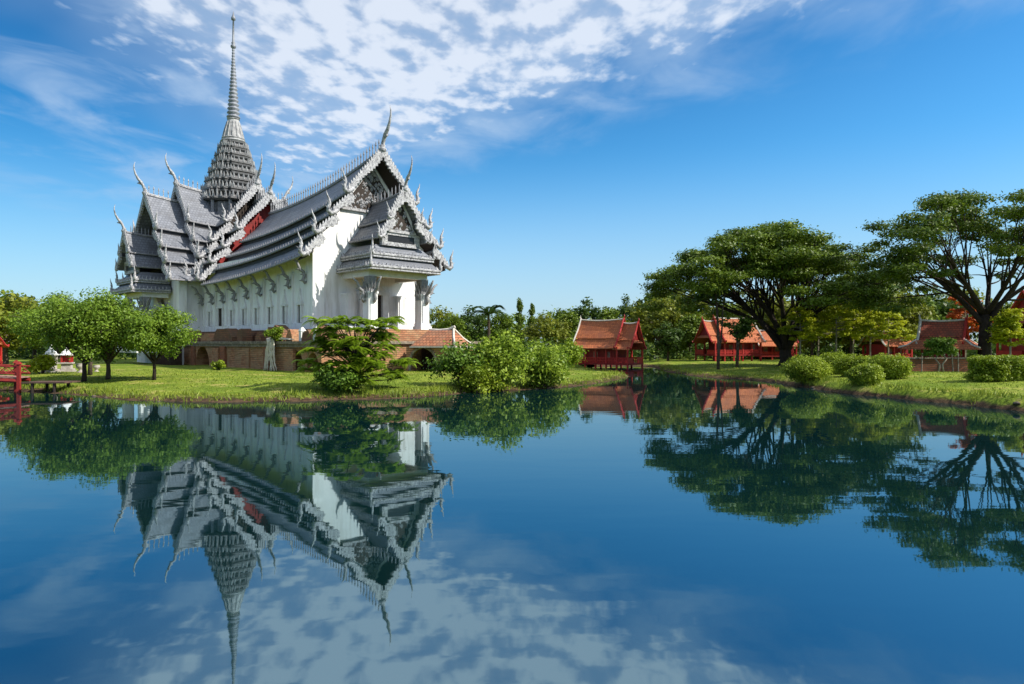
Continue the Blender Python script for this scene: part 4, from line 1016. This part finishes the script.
# palm
def palm(label, px, D, top, seed):
    x = gx(px, D); H = gz(top, D)-.5; t = thing('palm_tree', label, 'palm', (x, D, .4)); rr = random.Random(seed)
    b = MB(); b.tube([(0,0,0),(.1,0,H*.5),(.05,0,H*.82)], [.22,.16,.13], 7); b.build('trunk', BARK, t)
    V, Q, Tn = [], [], []
    for k in range(20):
        a = k*2.4; el = rr.uniform(-.2, 1.0); frond((.05,0,H*.82), (math.cos(a), math.sin(a), el), rr.uniform(2.0,2.7), 20, .75, .55, V, Q, Tn, rr.random(), .2)
    link('crown', np_mesh('crown', np.array(V), np.array(Q), L_PALM, np.array(Tn)), t)
palm('palm tree rising behind the bright bushes', 488, 74, 303, 2)
# the wood beyond: trees of five forms, each placed on its own
def far_form(seed, R, H, m, kind):
    rr = random.Random(seed); cs, rs = [], []
    for k in range(34):
        if kind == 'tall': 
            z = H*(.25+.72*rr.random()); r = R*(1.05-z/H)*1.1; a = rr.random()*6.28; q = r*math.sqrt(rr.random()); cs.append((q*math.cos(a), q*math.sin(a), z)); rs.append((.55,.55,.5))
        else:
            v = Vector((rr.gauss(0,1), rr.gauss(0,1), rr.gauss(0,1))).normalized()*rr.uniform(.4,.95)
            cs.append((v.x*R, v.y*R, H*.60+v.z*H*.36)); q = R*rr.uniform(.22,.42); rs.append((q, q, q*.75))
    b = MB(); limbs(b, [(0,0,0),(.05,0,H*.2),(0,0,H*.4),(0,.05,H*.6)], [.2,.16,.13,.08], 1, cs[::3], 5, .08, seed, .1)
    return [('trunk', b.mesh('trunk', BARK)), ('crown', crown_mesh('crown', cs, rs, 95, .19, m, .5))]
FORMS = {'broad': far_form(101, 2.6, 6., L_FAR, 'r'), 'dark': far_form(102, 2.4, 6.5, L_FARDK, 'r'), 'olive': far_form(103, 2.8, 6., L_FAROL, 'r'),
         'airy': far_form(104, 1.9, 7.5, L_FAR, 'tall'), 'pine': far_form(105, 1.6, 9., L_FARDK, 'tall')}
HF = {'broad': 6., 'dark': 6.5, 'olive': 6., 'airy': 7.5, 'pine': 9.}
WORD = {'broad': 'mid green broad crowned tree', 'dark': 'dark green dense tree', 'olive': 'olive green spreading tree', 'airy': 'light airy upright tree', 'pine': 'dark narrow upright tree'}
def far_tree(px, D, top, form, where, w=1.):
    x = gx(px, D); k = (gz(top, D)-.4)/HF[form]
    plant_at(x, D, FORMS[form], 'wood_tree', WORD[form]+' '+where, 'tree', px*1.7, (k*w, k*w, k), 'trees of the wood around the pond', z=.35)
for a in ((6,60,296,'olive','at the left edge beyond the footbridge',1.2),(34,66,300,'olive','behind the left end of the round trees',1.),(58,78,294,'dark','behind the round trees at the left',1.1),(20,85,291,'broad','far behind the footbridge',1.1),
          (100,92,297,'broad','between the round trees and temple',1.),(440,88,308,'olive','just right of the temple porch',.9),(456,80,314,'broad','above the gatehouse roof',.9),(472,90,306,'dark','left of the palm',1.),
          (504,84,312,'broad','right of the palm',1.),(520,90,298,'airy','tallest between palm and pavilion',.55),(532,96,303,'airy','next to the tallest one between palm and pavilion',.5),(548,82,315,'olive','above the right end of the bright bushes',1.1),
          (566,88,308,'broad','left of the waterside pavilion roof',1.),(585,92,298,'dark','behind the waterside pavilion ridge',.8),(606,96,306,'broad','behind the middle of the waterside pavilion roof',1.),(627,98,295,'dark','behind the gable of the waterside pavilion',.55),
          (640,90,300,'pine','right of the waterside pavilion gable',.8),(657,82,297,'olive','between the two red pavilions',1.),(668,72,322,'dark','low on the bank between the two red pavilions',1.2),(676,90,288,'pine','tall between the pavilions',.9),
          (692,84,290,'olive','left of the slim twin stemmed tree',.9),(704,96,292,'pine','behind the slim twin stemmed tree',.9),(728,92,300,'broad','behind the second red pavilion ridge',1.1),(752,90,302,'dark','behind the right half of the second pavilion',1.1),
          (776,88,300,'olive','behind the big rain tree trunk',1.),(800,80,298,'broad','right of the big rain tree trunk',1.1),(826,84,293,'olive','behind the start of the yellow-green row',1.1),(850,78,289,'broad','behind the yellow-green row',1.1),
          (874,82,284,'olive','above the orange hut roof',1.1),(897,70,282,'dark','between the hut and the sala',1.05),(915,78,292,'broad','left behind the sala',1.),(938,80,290,'dark','behind the sala ridge',1.1),(960,85,288,'olive','right behind the sala ridge',1.),
          (1004,84,300,'broad','behind the tiled house roof',1.),(846,92,272,'dark','tall behind the gap of the two rain trees',.8),(884,90,258,'dark','tallest of the wood, in the gap between the rain trees',.75),(660,100,288,'broad','far back between the two red pavilions',1.1),(852,68,290,'olive','filling in behind the middle of the yellow-green row',.9),(875,70,284,'broad','filling in behind the sala end of the yellow-green row',.85),(905,66,292,'olive','close behind the sala roof',.8),(690,78,312,'broad','low and bright left of the second red pavilion',1.),(765,80,292,'olive','under the middle of the big rain tree crown',1.1),(812,70,306,'olive','right beside the big rain tree trunk',.9)): far_tree(*a)
# undergrowth and the far end of the wood: leaves nobody could count
cs, rs = [], []
rr = random.Random(77)
for _ in range(420):
    px = rr.uniform(420, 1060); D = rr.uniform(74, 100)
    cs.append((gx(px, D), D, .4+rr.random()*1.5)); q = rr.uniform(.7, 1.4); rs.append((q*1.3, q, q*.9))
for _ in range(140):
    px = rr.uniform(-40, 190); D = rr.uniform(76, 100); cs.append((gx(px, D), D, .4+rr.random()*1.8)); q = rr.uniform(.8, 1.5); rs.append((q*1.3, q, q*.9))
o = link('undergrowth', crown_mesh('undergrowth', cs, rs, 60, .22, L_FARDK, .5)); o['kind'] = 'stuff'; o['label'] = 'dark green undergrowth beneath the wood'
cs, rs = [], []
for _ in range(420):
    px = rr.uniform(-60, 1090); D = rr.uniform(112, 135); cs.append((gx(px, D), D, rr.uniform(.5, 7.0))); q = rr.uniform(1.2, 2.2); rs.append((q*1.2, q, q))
o = link('distant_woods', crown_mesh('distant_woods', cs, rs, 60, .34, L_FAR, .5)); o['kind'] = 'stuff'; o['label'] = 'far wood closing the view behind the pond'

# ------------------------------------------------------------------ grass on the banks
def grass():
    n = 150000
    X = rng.uniform(-34, 30, n); Y = 20+rng.random(n)**1.3*45
    d = shore_dist(X, Y)
    keep = (d > .15+.25*(X > 13)*rng.random(n)) & (d < 14) & (np.abs(X/Y) < .85)
    pr = np.where(d < 1.6, 1., .38)*np.clip(34/Y, .2, 1.2)
    keep &= rng.random(n) < pr
    X, Y, d = X[keep], Y[keep], d[keep]; Z = ground_h(X, Y)
    h = (.045+.05*rng.random(len(X)))*np.where(d < 1.2, 1.7, .8)*(1+1.3*np.clip(np.sin(X*1.3+np.sin(Y*2.3))*np.sin(Y*1.1+X*.4), 0, 1)*(d < 1.6)); a = rng.random(len(X))*6.28
    wv = .022+.015*rng.random(len(X)); lx, ly = rng.normal(size=len(X))*h*.4, rng.normal(size=len(X))*h*.4
    P = np.stack([X, Y, Z-.02], 1); s = np.stack([np.cos(a)*wv, np.sin(a)*wv, 0*a], 1); tip = P+np.stack([lx, ly, h+.02], 1)
    v = np.stack([P-s, P+s, tip+s*.15, tip-s*.15], 1).reshape(-1, 3)
    o = link('grass', np_mesh('grass', v, np.arange(len(v)).reshape(-1, 4), L_GRASS, rng.random(len(X)))); o['kind'] = 'stuff'; o['label'] = 'grass growing on the lawns and along the banks'
grass()
# stones along the waterline
for i in range(13):
    pick = random.choice([(-19,-11,26,33), (-3,4,31,38), (14,18,24,38)])
    for _ in range(60):
        x, y = random.uniform(*pick[:2]), random.uniform(*pick[2:]); d = float(shore_dist([x], [y])[0])
        if -.15 < d < .25: break
    b = MB(); k = random.uniform(.06, .13)
    b.lathe([(k*.7,-.1*k),(k*1.1,.1*k),(k,.5*k),(k*.5,.8*k),(k*.1,.85*k)], (0,0,0), 8)
    b.v = [(p[0]*(1+.25*wob(1, j+i)), p[1]*(1+.25*wob(1, j*3+i)), p[2]) for j, p in enumerate(b.v)]
    o = b.build('bank_stone', DKSTONE, None, True); o.location = (x, y, max(-.03, gh(x, y)-.03)); tag(o, 'small brown stone lying at the waterline', 'stone', 'stones along the bank')
